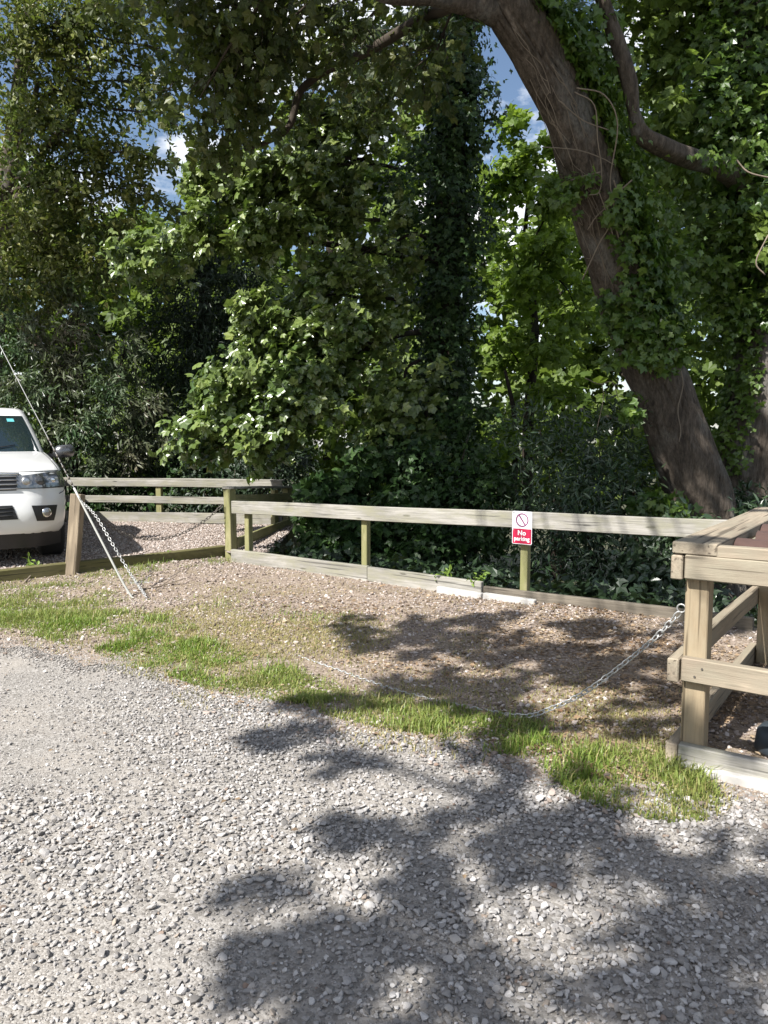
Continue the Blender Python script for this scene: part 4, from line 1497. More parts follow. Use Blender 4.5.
# nose: grille, headlights, intake, fog lamps
V, q = patch_grid(fpt, 0, 0, 0, 0, 25, 6, 0.006, lambda a_, b_: ((a_ * 2 - 1) * (0.45 + 0.05 * b_), 0.835 + 0.155 * b_))
gr = tmesh('grille', V, q, MAT['black'])
for zz in (0.855, 0.90, 0.945, 0.985):
    tb = Tubes()
    tb.add([fpt(s_, zz, 0.012) for s_ in np.linspace(-0.47, 0.47, 15)], [0.009] * 15, 6, 1)
    o = tb.build('grille_bar', MAT['alloy'], None)
    o.parent = gr
tb = Tubes()
tb.add([fpt(s_, 1.008 + 0.0 * s_, 0.012) for s_ in np.linspace(-0.5, 0.5, 15)], [0.013] * 15, 8, 1)
o = tb.build('grille_trim', MAT['chrome'], None)
o.parent = gr
for sd in (-1, 1):
    V, q = patch_grid(fpt, 0, 0, 0, 0, 14, 6, 0.007, lambda a_, b_: (sd * (0.46 + 0.52 * a_), (0.85 - 0.01 * a_) + b_ * (0.135 + 0.055 * a_)))
    hl = tmesh('headlight', V, q, MAT['lens'])
    for (s_, rr, mt_) in ((0.70, 0.05, 'lens_dark'), (0.70, 0.034, 'chrome'), (0.86, 0.03, 'chrome'), (0.56, 0.045, 'alloy')):
        c_ = Vector(fpt(sd * s_, 0.93, 0.010 + (0.004 if rr < 0.04 else 0)))
        nrm = Vector((0.35 * sd * max(0, s_ - 0.4) * 2, -1, 0.05)).normalized()
        bm = bmesh.new()
        bmesh.ops.create_uvsphere(bm, u_segments=14, v_segments=8, radius=rr, matrix=Matrix.Translation(c_) @ nrm.to_track_quat('Z', 'Y').to_matrix().to_4x4() @ Matrix.Diagonal((1, 1, 0.3, 1)))
        tbm('reflector', bm, MAT[mt_], hl)
    # thin dark shut line under the lamp
    tb = Tubes()
    tb.add([fpt(sd * s_, 0.855 - 0.012 * (s_ - .47), 0.004) for s_ in np.linspace(0.45, 0.97, 9)], [0.006] * 9, 5, 1)
    o = tb.build('shut_line', MAT['black'], None)
    o.parent = hl
    # fog lamp pocket
    V, q = patch_grid(fpt, 0, 0, 0, 0, 8, 6, 0.006, lambda a_, b_: (sd * (0.66 - 0.06 * b_ + (0.20 + 0.08 * b_) * a_), 0.50 + 0.17 * b_ - 0.015 * a_))
    fp = tmesh('fog_lamp_pocket', V, q, MAT['black'])
    c_ = Vector(fpt(sd * 0.765, 0.585, 0.012))
    nrm = Vector((0.3 * sd, -1, 0)).normalized()
    for rr, mt_ in ((0.055, 'chrome'), (0.04, 'lens')):
        bm = bmesh.new()
        bmesh.ops.create_uvsphere(bm, u_segments=16, v_segments=8, radius=rr, matrix=Matrix.Translation(c_ + nrm * (0.01 if rr < 0.05 else 0)) @ nrm.to_track_quat('Z', 'Y').to_matrix().to_4x4() @ Matrix.Diagonal((1, 1, 0.35, 1)))
        tbm('fog_lamp', bm, MAT[mt_], fp)
V, q = patch_grid(fpt, 0, 0, 0, 0, 21, 5, 0.006, lambda a_, b_: ((a_ * 2 - 1) * (0.40 + 0.06 * (1 - b_)), 0.53 + 0.15 * b_))
li = tmesh('lower_intake', V, q, MAT['black'])
for zz in (0.57, 0.61, 0.65):
    tb = Tubes()
    tb.add([fpt(s_, zz, 0.010) for s_ in np.linspace(-0.4, 0.4, 9)], [0.008] * 9, 5, 1)
    o = tb.build('intake_bar', MAT['rubber'], None)
    o.parent = li
# crease between bumper and wing, bonnet shut line
for sd in (-1, 1):
    tb = Tubes()
    tb.add([fpt(sd * s_, z, 0.001) for s_, z in ((0.985, 0.84), (0.95, 0.80), (0.90, 0.775))], [0.004] * 3, 5, 3)
    o = tb.build('shut_line', MAT['black'], None)
    o.parent = body
V, q = patch_grid(fpt, -0.12, 0.12, 0.70, 0.79, 4, 3, 0.010)
tmesh('number_plate', V, q, MAT['sign_white'])
tb = Tubes()
tb.add([fpt(s_, 1.028, 0.001) for s_ in np.linspace(-0.93, 0.93, 31)], [0.0045] * 31, 5, 1)
o = tb.build('shut_line', MAT['black'], None)
o.parent = body
for sd in (-1, 1):
    tb = Tubes()
    tb.add([fpt(sd * 0.93, z, 0.001) for z in (1.028, 1.06, 1.09, 1.13, 1.17, 1.215)], [0.004] * 6, 5, 3)
    o = tb.build('shut_line', MAT['black'], None)
    o.parent = body
# valance carried down as a black strip for the shade under the bumper
V, q = patch_grid(lambda s_, z, off: (fpt(s_, 0.36, off)[0], fpt(s_, 0.36, off)[1] + (0.36 - z) * 0.5, z), -0.97, 0.97, 0.2, 0.372, 19, 4, 0.003)
tmesh('valance_shade', V, q, MAT['black'])
# wheels
for sx_ in (-1, 1):
    for wy in (0.98, 4.05):
        mtx = Matrix.Translation((sx_ * 0.80, wy, 0.385)) @ Matrix.Rotation(math.pi / 2 * sx_, 4, 'Y')
        wh = bpy.data.objects.new('wheel', None)
        COL.objects.link(wh)
        wh.parent = truck
        bm = bmesh.new()
        lathe(bm, [(0.25, -0.13), (0.36, -0.13), (0.385, -0.10), (0.385, 0.10), (0.36, 0.13), (0.25, 0.13)], 32, mtx)
        tbm('tyre', bm, MAT['rubber'], wh)
        bm = bmesh.new()
        lathe(bm, [(0.25, -0.12), (0.25, 0.125), (0.235, 0.135), (0.22, 0.09), (0.07, 0.10), (0.06, 0.12)], 28, mtx)
        for k in range(6):
            a = k * math.pi / 3
            r = bmesh.ops.create_cube(bm, size=1)
            for v in r['verts']:
                p = Vector((v.co.x * 0.17 + 0.145, v.co.y * 0.05, 0.11 + v.co.z * 0.03))
                v.co = mtx @ (Matrix.Rotation(a, 4, 'Z') @ p)
        tbm('rim', bm, MAT['alloy'], wh, False)
    for wy in (0.98, 4.05):      # dark wheel arch lips
        tb = Tubes()
        an = np.linspace(0.05, math.pi - 0.05, 13)
        tb.add([(sx_ * 0.922, wy + 0.46 * math.cos(q), 0.40 + 0.46 * math.sin(q)) for q in an], [0.02] * 13, 6, 1)
        o = tb.build('wheel_arch', MAT['black'], None)
        o.parent = truck
bm = bmesh.new()
r = bmesh.ops.create_cube(bm, size=1)
for v in r['verts']:
    v.co = Vector((v.co.x * 1.3, 2.6 + v.co.y * 4.6, 0.36 + v.co.z * 0.12))
tbm('chassis', bm, MAT['black'], None, False)

# ------------------------------------------------------------------ trees


def ivy_on(lv, P, R, n, size, arc=None, spread=0.12, face_cam=0.4):
    """ivy leaves on a trunk given by polyline P with radii R"""
    Q = crom(P, 8)
    Rr = np.interp(np.linspace(0, len(P) - 1, len(Q)), np.arange(len(P)), R)
    ix = rng.uniform(0, len(Q) - 1.001, n)
    i0 = ix.astype(int)
    fr = (ix - i0)[:, None]
    c = Q[i0] * (1 - fr) + Q[i0 + 1] * fr
    r = np.interp(ix, np.arange(len(Q)), Rr)
    a = rng.uniform(0, 2 * np.pi, n) if arc is None else rng.uniform(math.radians(arc[0]), math.radians(arc[1]), n)
    o = np.stack([np.cos(a), np.sin(a), np.zeros(n)], -1)
    dep = np.abs(rng.normal(0, 1, n)) * spread * (0.6 + 0.4 * np.sin(ix * 1.3 + 3 * a))
    p = c + o * (r + 0.02 + dep)[:, None] + rng.normal(0, 0.04, (n, 3))
    lv.add(p, -UP * 0.8 + rng.normal(0, 0.5, p.shape) + o * 0.25, o + UP * 0.45 + rng.normal(0, 0.35, p.shape), size * rng.uniform(0.6, 1.25, n))


def vine_tube(tb, pts, r=0.008):
    tb.add(pts, np.full(len(pts), r), 5, 5)


def root_z(px, Y):
    x = D(px, 512, Y)[0]
    return np.array([x, Y, tz(x, Y)])


# --- the big leaning tree
big_px = [(716, 640, 9.5, 0.60), (710, 560, 9.45, 0.50), (703, 512, 9.4, 0.44), (690, 470, 9.35, 0.425), (672, 420, 9.3, 0.41), (655, 370, 9.2, 0.38), (641, 335, 9.1, 0.37), (626, 300, 9.0, 0.375), (612, 250, 8.8, 0.37),
          (598, 200, 8.6, 0.355), (582, 150, 8.4, 0.345), (564, 100, 8.25, 0.335), (538, 50, 8.1, 0.325), (508, 0, 7.95, 0.31)]
P = [D(a, b, c) for a, b, c, d in big_px]
R = [d for *_, d in big_px]
top_p = P[-1]
P2 = P + [top_p + np.array([-0.3, -0.25, 0.75]), top_p + np.array([-0.5, -0.7, 1.9]), top_p + np.array([-1.2, -1.2, 3.6])]
R2_ = R + [0.28, 0.23, 0.15]
big = thing('leaning_tree', 'thick leaning sycamore with rough brown bark and ivy on its trunk behind the fence', 'tree', (P[0][0], P[0][1], tz(P[0][0], P[0][1])))
tb = Tubes()
TAPER = [0.86] * 6 + [0.86, 0.85, 0.84, 0.83, 0.82, 0.8, 0.79, 0.78]
R = [q * t for q, t in zip(R, TAPER)]
R2_ = R + [q * 0.75 for q in R2_[len(R):]]
tb.add(P2, R2_, 150, 18, 0.004, lumps=0.03, fiss=0.045)
# limb to the left at the top of the picture and upper limbs out of view
fork = D(500, 8, 7.95)
limbL = [fork, D(462, 2, 7.8), D(430, -4, 7.6), D(385, -6, 7.3), D(320, -40, 6.8), D(200, -110, 6.4)]
tb.add(limbL, [0.17, 0.1, 0.08, 0.07, 0.06, 0.03], 16, 5, 0.01, lumps=0.05)
tb.build('trunk', MAT['bark'], big)
lim = Tubes()
crown = Leaves()
SUNF = tuple(S * 0.6 + UP * 0.3)
# hanging sprays of the overhanging canopy, dark against the sky
for (a, b) in [((480, -30, 8.0), (420, 70, 8.4)), ((430, -40, 7.8), (330, 60, 8.6)), ((400, -60, 8.2), (300, 40, 9.2)), ((380, -60, 7.6), (230, 70, 8.6)), ((330, -90, 7.2), (200, 40, 8.4)),
               ((300, -70, 7.4), (190, 115, 8.3)), ((330, -60, 8.6), (260, 120, 9.6)), ((280, -110, 7.2), (150, 10, 8.2)), ((260, -120, 8.0), (110, -5, 9.5)), ((300, -70, 7.6), (225, 120, 8.8)), ((330, -80, 8.0), (240, 100, 9.2)), ((280, -90, 7.4), (205, 75, 8.6)), ((290, -90, 7.6), (200, 140, 8.9)), ((260, -110, 7.6), (165, 95, 9.0)),
               ((430, -30, 9.2), (390, 90, 9.8)), ((460, -40, 9), (350, 95, 10.2)), ((380, -40, 9.6), (300, 110, 10.4))]:
    bough(crown, lim, D(*a), D(*b), 0.75, 25, 14, 0.08, 0.022, 0.02, 0.6, (0.1, -0.25, 0.4), hang=0.5)
# the bare crooked branch hanging at upper left
lim.add([D(322, 72, 9.4), D(300, 92, 9.4), D(290, 125, 9.4), D(272, 140, 9.4), D(245, 150, 9.4)], [0.05, 0.045, 0.04, 0.03, 0.015], 8, 4)
lim.add([D(322, 72, 9.4), D(370, 50, 9.0), D(420, 20, 8.4), D(462, 2, 7.8)], [0.05, 0.055, 0.06, 0.06], 8, 4)
# high crown above the picture (it shades the pad and the wood behind)
HC = [top_p + np.array(v) for v in ((-1.2, -1.2, 3.6), (0.6, -0.2, 4.2), (-1.4, -2.6, 3.2))]
for c in HC:
    bough(crown, lim, top_p + np.array([-0.5, -0.7, 1.9]), c, 1.5, 45, 12, 0.16, 0.08, 0.1, 0.6, (0, 0, 1))
hub = P2[-1]
DARK = [(440, 60, 12.6, 11.5), (445, 140, 12.6, 11), (445, 230, 12.6, 10.5), (440, 320, 12.5, 10), (430, 410, 12.3, 9.5), (420, 480, 11.5, 9), (490, 480, 11, 9), (560, 450, 10, 9), (600, 520, 9.3, 8.5), (560, 560, 9.3, 8.5), (700, 450, 10, 9.5), (640, 480, 9.5, 9),
        (600, 300, 9, 9.5), (640, 400, 9.3, 9), (480, 540, 10.2, 8.5), (410, 540, 10.2, 8.6), (360, 545, 10.2, 8.8), (180, 440, 15.5, 12.5), (215, 400, 16, 13), (225, 330, 16, 13.5)]
for (px, py, Y, zc_) in DARK:  # unseen leaf clumps added sunward to shade the listed spots
    q = D(px, py, Y)
    q = q + S * ((zc_ - q[2]) / S[2])
    lim.add([hub, (hub + q) / 2 + UP * 0.6, q], [0.09, 0.06, 0.02], 5, 3)
    blob(crown, q, (0.95, 0.95, 0.5), 230, 0.2, (0, 0, 1), 0.2, 0.1)
# unseen leaf clumps added to the left limb to dapple gravel and rail
PADS = [(400, 630, 6.0, 0.45, 260), (470, 645, 6.2, 0.5, 280), (550, 655, 6.2, 0.5, 280), (630, 665, 6.0, 0.5, 260), (360, 640, 5.9, 0.3, 130), (430, 690, 6, 0.4, 170), (520, 695, 6.1, 0.4, 150), (610, 630, 6.3, 0.4, 170), (345, 690, 5.8, 0.3, 110), (680, 700, 6, 0.4, 160), (715, 630, 6.4, 0.5, 240), (560, 735, 5.9, 0.35, 110), (500, 620, 6.3, 0.35, 130),
        (690, 760, 6.0, 0.25, 60)]
limP = limbL[3]
for (px, py, z, r_, n) in PADS:
    q = G(px, py) + S * (z / S[2])
    lim.add([limP, (limP + q) / 2 + UP * 0.9, q], [0.02, 0.014, 0.008], 5, 3)
    blob(crown, q, (r_, r_, r_ * 0.6), int(n * 0.5), 0.13, (0, 0, 1), 0.2, 0.1)
for (px, py, Y, z) in ((575, 522, 8.0, 6.0), (640, 525, 7.6, 6.0), (700, 525, 7.0, 6.0)):
    q = D(px, py, Y)
    q = q + S * ((z - q[2]) / S[2])
    lim.add([limP, (limP + q) / 2 + UP * 0.6, q], [0.014, 0.01, 0.006], 5, 3)
    blob(crown, q, (0.5, 0.5, 0.35), 130, 0.13, (0, 0, 1), 0.2, 0.1)
lim.build('branch', MAT['twig'], big)
crown.build('crown', MAT['canopy'], big, 'maple')
iv = Leaves()
# ivy over the right side of the leaning trunk and a thick skirt where it emerges
ivy_on(iv, P[6:], R[6:], 4200, 0.08, (-46, 85), 0.18)
ivy_on(iv, P[7:10], R[7:10], 900, 0.085, (-110, 60), 0.14)
ivy_on(iv, P[6:8], R[6:8], 500, 0.085, (-150, -20), 0.12)
ivy_on(iv, P[11:] + P2[14:16], R[11:] + R2_[14:16], 1500, 0.085, (-50, 90), 0.2)
for (px, py, Y, rx, n) in ((578, 30, 8.2, 0.3, 450), (592, 75, 8.4, 0.3, 450), (610, 120, 8.6, 0.26, 380), (628, 165, 8.8, 0.32, 500), (640, 215, 8.9, 0.36, 560), (652, 265, 8.9, 0.38, 600), (640, 310, 8.8, 0.36, 560), (625, 345, 8.7, 0.22, 240), (652, 340, 8.75, 0.24, 300), (668, 355, 8.8, 0.18, 160), (635, 405, 8.75, 0.13, 90), (665, 520, 8.9, 0.22, 250), (655, 500, 8.9, 0.22, 200)):
    blob(iv, D(px, py, Y), (rx, rx * 0.7, rx * 1.3), n, 0.085, (0, -0.6, 0.4), 0.6)
for (px, py, Y, rx, n) in ((575, 190, 8.2, 0.16, 120), (555, 200, 8.3, 0.2, 150)):
    blob(iv, D(px, py, Y), (rx, rx * 0.7, rx), n, 0.08, (0, -0.6, 0.4), 0.6)
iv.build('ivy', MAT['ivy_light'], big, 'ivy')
vt = Tubes()
for pl in ([(575, 88), (606, 95), (618, 125), (610, 180), (615, 215), (600, 245), (583, 280)], [(577, 92), (594, 105), (598, 140), (604, 170), (600, 192), (588, 195)], [(545, 147), (575, 150), (600, 158), (612, 165)],
           [(617, 200), (600, 215), (586, 230)], [(615, 215), (619, 238)], [(612, 180), (620, 190), (634, 180)], [(680, 369), (682, 385), (680, 410), (683, 430), (678, 442)], [(553, 190), (575, 178), (600, 172)],
           [(645, 310), (640, 325), (638, 342)], [(585, 378), (600, 384), (612, 382), (616, 398)], [(604, 384), (603, 400), (598, 430)], [(560, 100), (585, 120), (610, 130)], [(600, 192), (606, 215), (618, 250)]):
    y0 = 8.15 if pl[0][1] < 300 else 8.62
    pts = []
    for (a, b) in pl:
        yy = float(np.interp(b, [0, 50, 150, 250, 335, 420, 512], [7.95, 8.1, 8.4, 8.8, 9.1, 9.3, 9.4])) - 0.36
        pts.append(D(a + random.uniform(-2.5, 2.5), b, yy))
    vt = Tubes()
    vine_tube(vt, pts, random.uniform(0.004, 0.008))
    vt.build('ivy_stem', MAT['vine'], big)
vt = Tubes()
for _ in range(20):      # fine dead stems clinging to the bark, running down the trunk
    k = rng.uniform(20, 230)
    x0 = rng.uniform(-26, 14)
    pts = []
    for q in range(6):
        ky = k + q * rng.uniform(9, 17)
        cx = float(np.interp(ky, [0, 50, 100, 150, 200, 250, 300, 370], [508, 538, 564, 582, 598, 612, 626, 655]))
        yy = float(np.interp(ky, [0, 50, 150, 250, 335], [7.95, 8.1, 8.4, 8.8, 9.1]))
        x0 += rng.normal(0, 3.5)
        x0 = max(-28, min(18, x0))
        rad_ = 0.27
        off = math.sqrt(max(0.01, 1 - (x0 / 34.0) ** 2)) * rad_
        pts.append(D(cx + x0, ky, yy - off - 0.01))
    vine_tube(vt, pts, 0.003)
tag(vt.build('ivy_roots', MAT['vine'], big), kind='stuff')

# --- the right-hand ivy tree with a crooked limb reaching left
rt_px = [(752, 600, 10.8, 0.55), (748, 520, 10.7, 0.46), (745, 470, 10.6, 0.42), (757, 400, 10.5, 0.36), (762, 330, 10.5, 0.34), (760, 250, 10.4, 0.33), (752, 170, 10.3, 0.32), (745, 80, 10.2, 0.3), (740, -10, 10.2, 0.28), (735, -120, 10.3, 0.22)]
P = [D(a, b, c) for a, b, c, d in rt_px]
R = [d for *_, d in rt_px]
rt = thing('ivy_tree', 'ivy clad tree at the right edge with a crooked bare limb reaching left', 'tree', (P[0][0], P[0][1], tz(P[0][0], P[0][1])))
tb = Tubes()
tb.add(P, R, 120, 12, 0.004, lumps=0.03, fiss=0.04)
limb = [D(750, 185, 10.3), D(715, 166, 9.3), D(688, 158, 8.75), D(662, 146, 8.4), D(641, 133, 8.25), D(634, 112, 8.2), D(629, 84, 8.15), D(621, 54, 8.1), D(610, 22, 8.1), D(600, -10, 8.1), D(580, -80, 8.1)]
tb.add(limb, [0.18, 0.11, 0.1, 0.092, 0.08, 0.055, 0.076, 0.074, 0.072, 0.07, 0.05], 24, 5, 0.02, lumps=0.08)
tb.build('trunk', MAT['bark'], rt)
iv = Leaves()
ivy_on(iv, P[4:], R[4:], 8000, 0.09, None, 0.22)
ivy_on(iv, P[2:5], R[2:5], 700, 0.085, (-215, -115), 0.1)
ivy_on(iv, limb[:3], [.2, .15, .135], 260, 0.085, (0, 360), 0.08)
for (px, py, Y, rx, n) in ((722, 315, 10.1, 0.4, 500), (720, 260, 10.0, 0.6, 800), (730, 190, 9.9, 0.6, 800), (745, 120, 9.8, 0.6, 800), (728, 60, 9.9, 0.55, 700)):
    blob(iv, D(px, py, Y), (rx, rx * 0.6, rx), n, 0.095, (0, -0.6, 0.4), 0.6)
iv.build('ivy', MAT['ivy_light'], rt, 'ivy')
cr = Leaves()
lim = Tubes()
for (a, b) in [((750, 200, 10.5), (660, 300, 11.6)), ((750, 120, 10.4), (650, 200, 11.4)), ((748, 80, 10.3), (670, 60, 11.2)), ((745, 40, 10.3), (700, -30, 10.6)), ((742, 20, 10.2), (640, 20, 11.2)), ((742, 0, 10.2), (800, 60, 10)),
               ((742, 0, 10.2), (600, -40, 10.4)), ((752, 170, 10.3), (800, 250, 9.8)), ((748, 90, 10.3), (690, 110, 10.2)), ((748, 60, 10.3), (640, 90, 11.8))]:
    bough(cr, lim, D(*a), D(*b), 0.95, 42, 12, 0.115, 0.05, 0.08, 0.6, (0, -0.3, 0.5))
lim.build('branch', MAT['bark_dark'], rt)
cr.build('crown', MAT['wood_green'], rt, 'maple')
for pts_, r_ in (([D(735, 158, 9.2), D(748, 172, 9.1), D(770, 178, 9.1)], 0.01), ([D(768, 235, 9.2), D(756, 262, 9.2), D(765, 275, 9.2)], 0.009)):
    vt = Tubes()
    vine_tube(vt, pts_, r_)
    vt.build('ivy_stem', MAT['vine'], rt)

# --- sycamore whose dark ivy-covered trunk stands in the middle
sy_px = [(446, 640, 12.8, 0.30), (446, 560, 12.8, 0.26), (447, 450, 12.8, 0.24), (444, 330, 12.8, 0.23), (450, 200, 12.8, 0.21), (456, 90, 12.8, 0.19), (452, -20, 12.9, 0.16), (450, -130, 13, 0.1)]
P = [D(a, b, c) for a, b, c, d in sy_px]
R = [d for *_, d in sy_px]
sy = thing('sycamore_tree', 'sycamore with dark ivy column trunk and broad sunlit boughs hanging left over the bay fence', 'tree', (P[0][0], P[0][1], tz(P[0][0], P[0][1])))
tb = Tubes()
tb.add(P, R, 14, 4, 0.02)
tb.build('trunk', MAT['bark_dark'], sy)
iv = Leaves()
ivy_on(iv, P[1:], R[1:], 15000, 0.085, None, 0.30)
for (px, py, Y, rx, n) in ((425, 60, 12.6, 0.6, 600), (470, 110, 12.5, 0.5, 500), (420, 190, 12.5, 0.6, 700), (470, 230, 12.5, 0.45, 500), (450, 300, 12.4, 0.5, 600), (430, 390, 12.4, 0.5, 600), (455, 470, 12.3, 0.45, 500)):
    blob(iv, D(px, py, Y), (rx, rx, rx * 1.2), n, 0.085, (0, -0.5, 0.4), 0.6)
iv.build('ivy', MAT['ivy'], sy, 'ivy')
cr = Leaves()
lim = Tubes()
# visible long branches, then leafy boughs
lim.add([D(450, 262, 12.6), D(370, 250, 12.1), D(300, 240, 11.7), D(225, 220, 11.3)], [0.06, 0.05, 0.035, 0.012], 8, 5)
lim.add([D(445, 330, 12.6), D(400, 335, 12.2), D(360, 352, 11.9), D(322, 388, 11.5)], [0.05, 0.04, 0.03, 0.015], 8, 5)
for (a, b, r_, nt) in [((300, 240, 11.7), (112, 262, 11.2), 0.62, 46), ((330, 245, 11.8), (200, 225, 11.2), 0.7, 48), ((350, 200, 12), (240, 190, 11.4), 0.75, 46), ((400, 170, 12.3), (290, 165, 11.6), 0.8, 46),
                        ((400, 120, 12.5), (320, 110, 11.8), 0.8, 40), ((430, 240, 12.4), (330, 270, 11.6), 0.8, 46), ((440, 60, 12.7), (350, 40, 12.2), 0.8, 36), ((380, 220, 12), (290, 215, 11.5), 0.75, 40), ((370, 160, 12.2), (245, 165, 11.4), 0.75, 46), ((350, 200, 12), (200, 195, 11.3), 0.6, 40), ((400, 100, 12.5), (300, 130, 11.8), 0.7, 40), ((350, 170, 12.1), (200, 165, 11.4), 0.55, 34)]:
    bough(cr, lim, D(*a), D(*b), r_, int(nt * 0.85), 24, 0.102, 0.03, 0.05, 0.55, tuple(S * 0.9 + UP * 0.2), hang=0.35)
for (a, b, r_, nt) in [((400, 335, 12.2), (250, 340, 11.2), 0.75, 55), ((370, 350, 12), (215, 385, 10.9), 0.8, 60), ((350, 360, 11.9), (180, 430, 10.8), 0.72, 60), ((340, 370, 11.7), (240, 440, 10.7), 0.75, 60), ((360, 360, 11.9), (290, 400, 10.9), 0.8, 55),
                        ((380, 345, 12), (330, 330, 11.4), 0.8, 44), ((420, 360, 12.2), (380, 430, 11.2), 0.8, 46), ((330, 400, 11.6), (200, 455, 10.9), 0.5, 36), ((430, 400, 12.2), (410, 480, 11.3), 0.7, 36), ((400, 300, 12.3), (300, 300, 11.6), 0.8, 44),
                        ((320, 330, 11.5), (245, 305, 11.1), 0.5, 26)]:
    bough(cr, lim, D(*a), D(*b), r_, int(nt * 0.95), 24, 0.108, 0.03, 0.05, 0.7, tuple(S * 1.1), hang=0.35)
lim.build('branch', MAT['bark_dark'], sy)
cr.build('crown', MAT['maple'], sy, 'maple')

# --- tall olive-leaved tree on the left
lf = thing('ash_tree', 'tall loose olive leaved tree filling the upper left corner', 'tree', root_z(-20, 15.5))
tb = Tubes()
base = root_z(-20, 15.5)
tk = [base, D(-15, 420, 15.5), D(0, 250, 15.4), D(14, 130, 15.3), D(25, 40, 15.2), D(40, -80, 15.2)]
tb.add(tk, [0.3, 0.26, 0.2, 0.15, 0.11, 0.06], 12, 5, 0.02)
tb.add([D(8, 180, 15.3), D(30, 120, 15.1), D(38, 80, 15)], [0.1, 0.07, 0.04], 8, 4)
tb.add([D(2, 230, 15.3), D(45, 150, 14.9), D(80, 110, 14.6)], [0.09, 0.06, 0.03], 8, 4)
tb.build('trunk', MAT['bark'], lf)
cr = Leaves()
lim = Tubes()
for (a, b, r_, nt) in [((5, 200, 15.3), (130, 150, 14.2), 0.9, 52), ((10, 180, 15.3), (150, 190, 14.3), 0.8, 46), ((5, 240, 15.4), (120, 230, 14.2), 1.0, 60), ((15, 130, 15.3), (90, 70, 14.2), 1.1, 60), ((20, 90, 15.2), (60, 20, 14.3), 1.2, 60),
                        ((25, 60, 15.2), (150, 20, 14.4), 1.0, 56), ((0, 260, 15.4), (60, 280, 14.2), 1.1, 56), ((5, 220, 15.3), (-40, 180, 14.6), 1.1, 40), ((20, 60, 15.2), (-40, 40, 14.8), 1.2, 40), ((10, 160, 15.3), (40, 110, 14), 0.9, 50),
                        ((5, 200, 15.3), (70, 190, 13.9), 0.9, 50), ((30, 20, 15.2), (130, -40, 14.6), 1.1, 44), ((0, 250, 15.4), (170, 275, 14.8), 0.8, 44), ((25, 50, 15.2), (185, 60, 14.6), 0.7, 34), ((20, 110, 15.2), (185, 130, 14.5), 0.6, 34), ((15, 150, 15.3), (170, 165, 14.6), 0.6, 34), ((20, 100, 15.2), (160, 90, 14.6), 0.7, 34), ((20, 60, 15.2), (200, 90, 14.8), 0.5, 22), ((10, 190, 15.3), (190, 215, 14.6), 0.6, 30), ((30, 0, 15.2), (210, 0, 14.6), 0.9, 40), ((5, 230, 15.3), (40, 230, 14.0), 1.1, 60), ((10, 150, 15.3), (70, 130, 14), 1.0, 50), ((20, 60, 15.2), (20, 30, 14), 1.1, 50), ((5, 250, 15.4), (110, 270, 14.0), 1.0, 60), ((0, 250, 15.4), (10, 290, 14.0), 1.0, 50), ((25, 40, 15.2), (110, 10, 14), 1.0, 50)]:
    bough(cr, lim, D(*a), D(*b), r_, int(nt * 1.15), 20, 0.115, 0.035, 0.08, 0.6, tuple(S * 0.5 + UP * 0.4), hang=0.3)
lim.build('branch', MAT['twig'], lf)
cr.build('crown', MAT['ash'], lf, 'ovate')

# --- narrow-leaved shrub behind the pickup
el = thing('elder_shrub', 'large narrow leaved shrub with drooping sprays behind the white pickup', 'shrub', root_z(70, 15.0))
cr = Leaves()
lim = Tubes()
b0 = root_z(70, 15.0)
for (px, py, Y, r_, nt) in [(30, 320, 14.0, 0.7, 46), (80, 310, 14.2, 0.7, 46), (130, 340, 14.3, 0.65, 44), (60, 360, 13.9, 0.7, 48), (110, 380, 13.9, 0.7, 48), (150, 400, 14.1, 0.6, 42), (20, 380, 13.9, 0.7, 48), (90, 420, 13.8, 0.7, 44), (-20, 340, 14, 0.8, 34),
                            (140, 440, 14.0, 0.55, 38), (40, 430, 13.9, 0.7, 34), (170, 440, 14.2, 0.4, 24), (100, 460, 13.9, 0.5, 30), (70, 290, 14.4, 0.7, 32), (0, 300, 14.4, 0.8, 34)]:
    c = D(px, py, Y)
    bough(cr, lim, b0 * 0.35 + c * 0.65 + np.array([0, 0.3, 0.1]), c + np.array([0, -0.1, 0]), r_, int(nt * 1.1), 18, 0.14, 0.02, 0.1, 0.8, tuple(S * 0.9), hang=0.7)
    lim.add([b0, b0 * 0.35 + c * 0.65 + np.array([0, 0.3, 0.1])], [0.05, 0.02], 6, 1)
lim.build('trunk', MAT['bark_dark'], el)
cr.build('crown', MAT['elder'], el, 'narrow')

# --- foliage put in the shaded gap, the shade painted as near-black leaves
yw = thing('gap_shade_tree', 'foliage mass coloured near black for the shaded gap between shrub and sycamore', 'tree', root_z(205, 16.5))
cr = Leaves()
lim = Tubes()
b0 = root_z(205, 16.5)
lim.add([b0, D(205, 400, 16.5), D(205, 260, 16.5), D(208, 215, 16.5)], [0.22, 0.18, 0.1, 0.03], 10, 3)
for (px, py, Y, rx, n) in [(200, 300, 16, 1.1, 2200), (170, 350, 15.8, 1.0, 2000), (230, 360, 16, 1.1, 2200), (195, 420, 15.6, 1.2, 2600), (240, 440, 15.8, 1.0, 1800), (160, 440, 15.6, 0.9, 1600), (200, 250, 16.4, 0.8, 1400), (235, 290, 16.4, 0.9, 1500), (270, 470, 15.0, 0.9, 1500), (210, 490, 15.3, 1.1, 1800)]:
    blob(cr, D(px, py, Y), (rx, rx * 0.8, rx), int(n * 1.6), 0.13, (0, -0.2, 0.4), 0.5, 0.2)
lim.build('trunk', MAT['bark_dark'], yw)
cr.build('crown', MAT['shade_foliage'], yw, 'narrow')

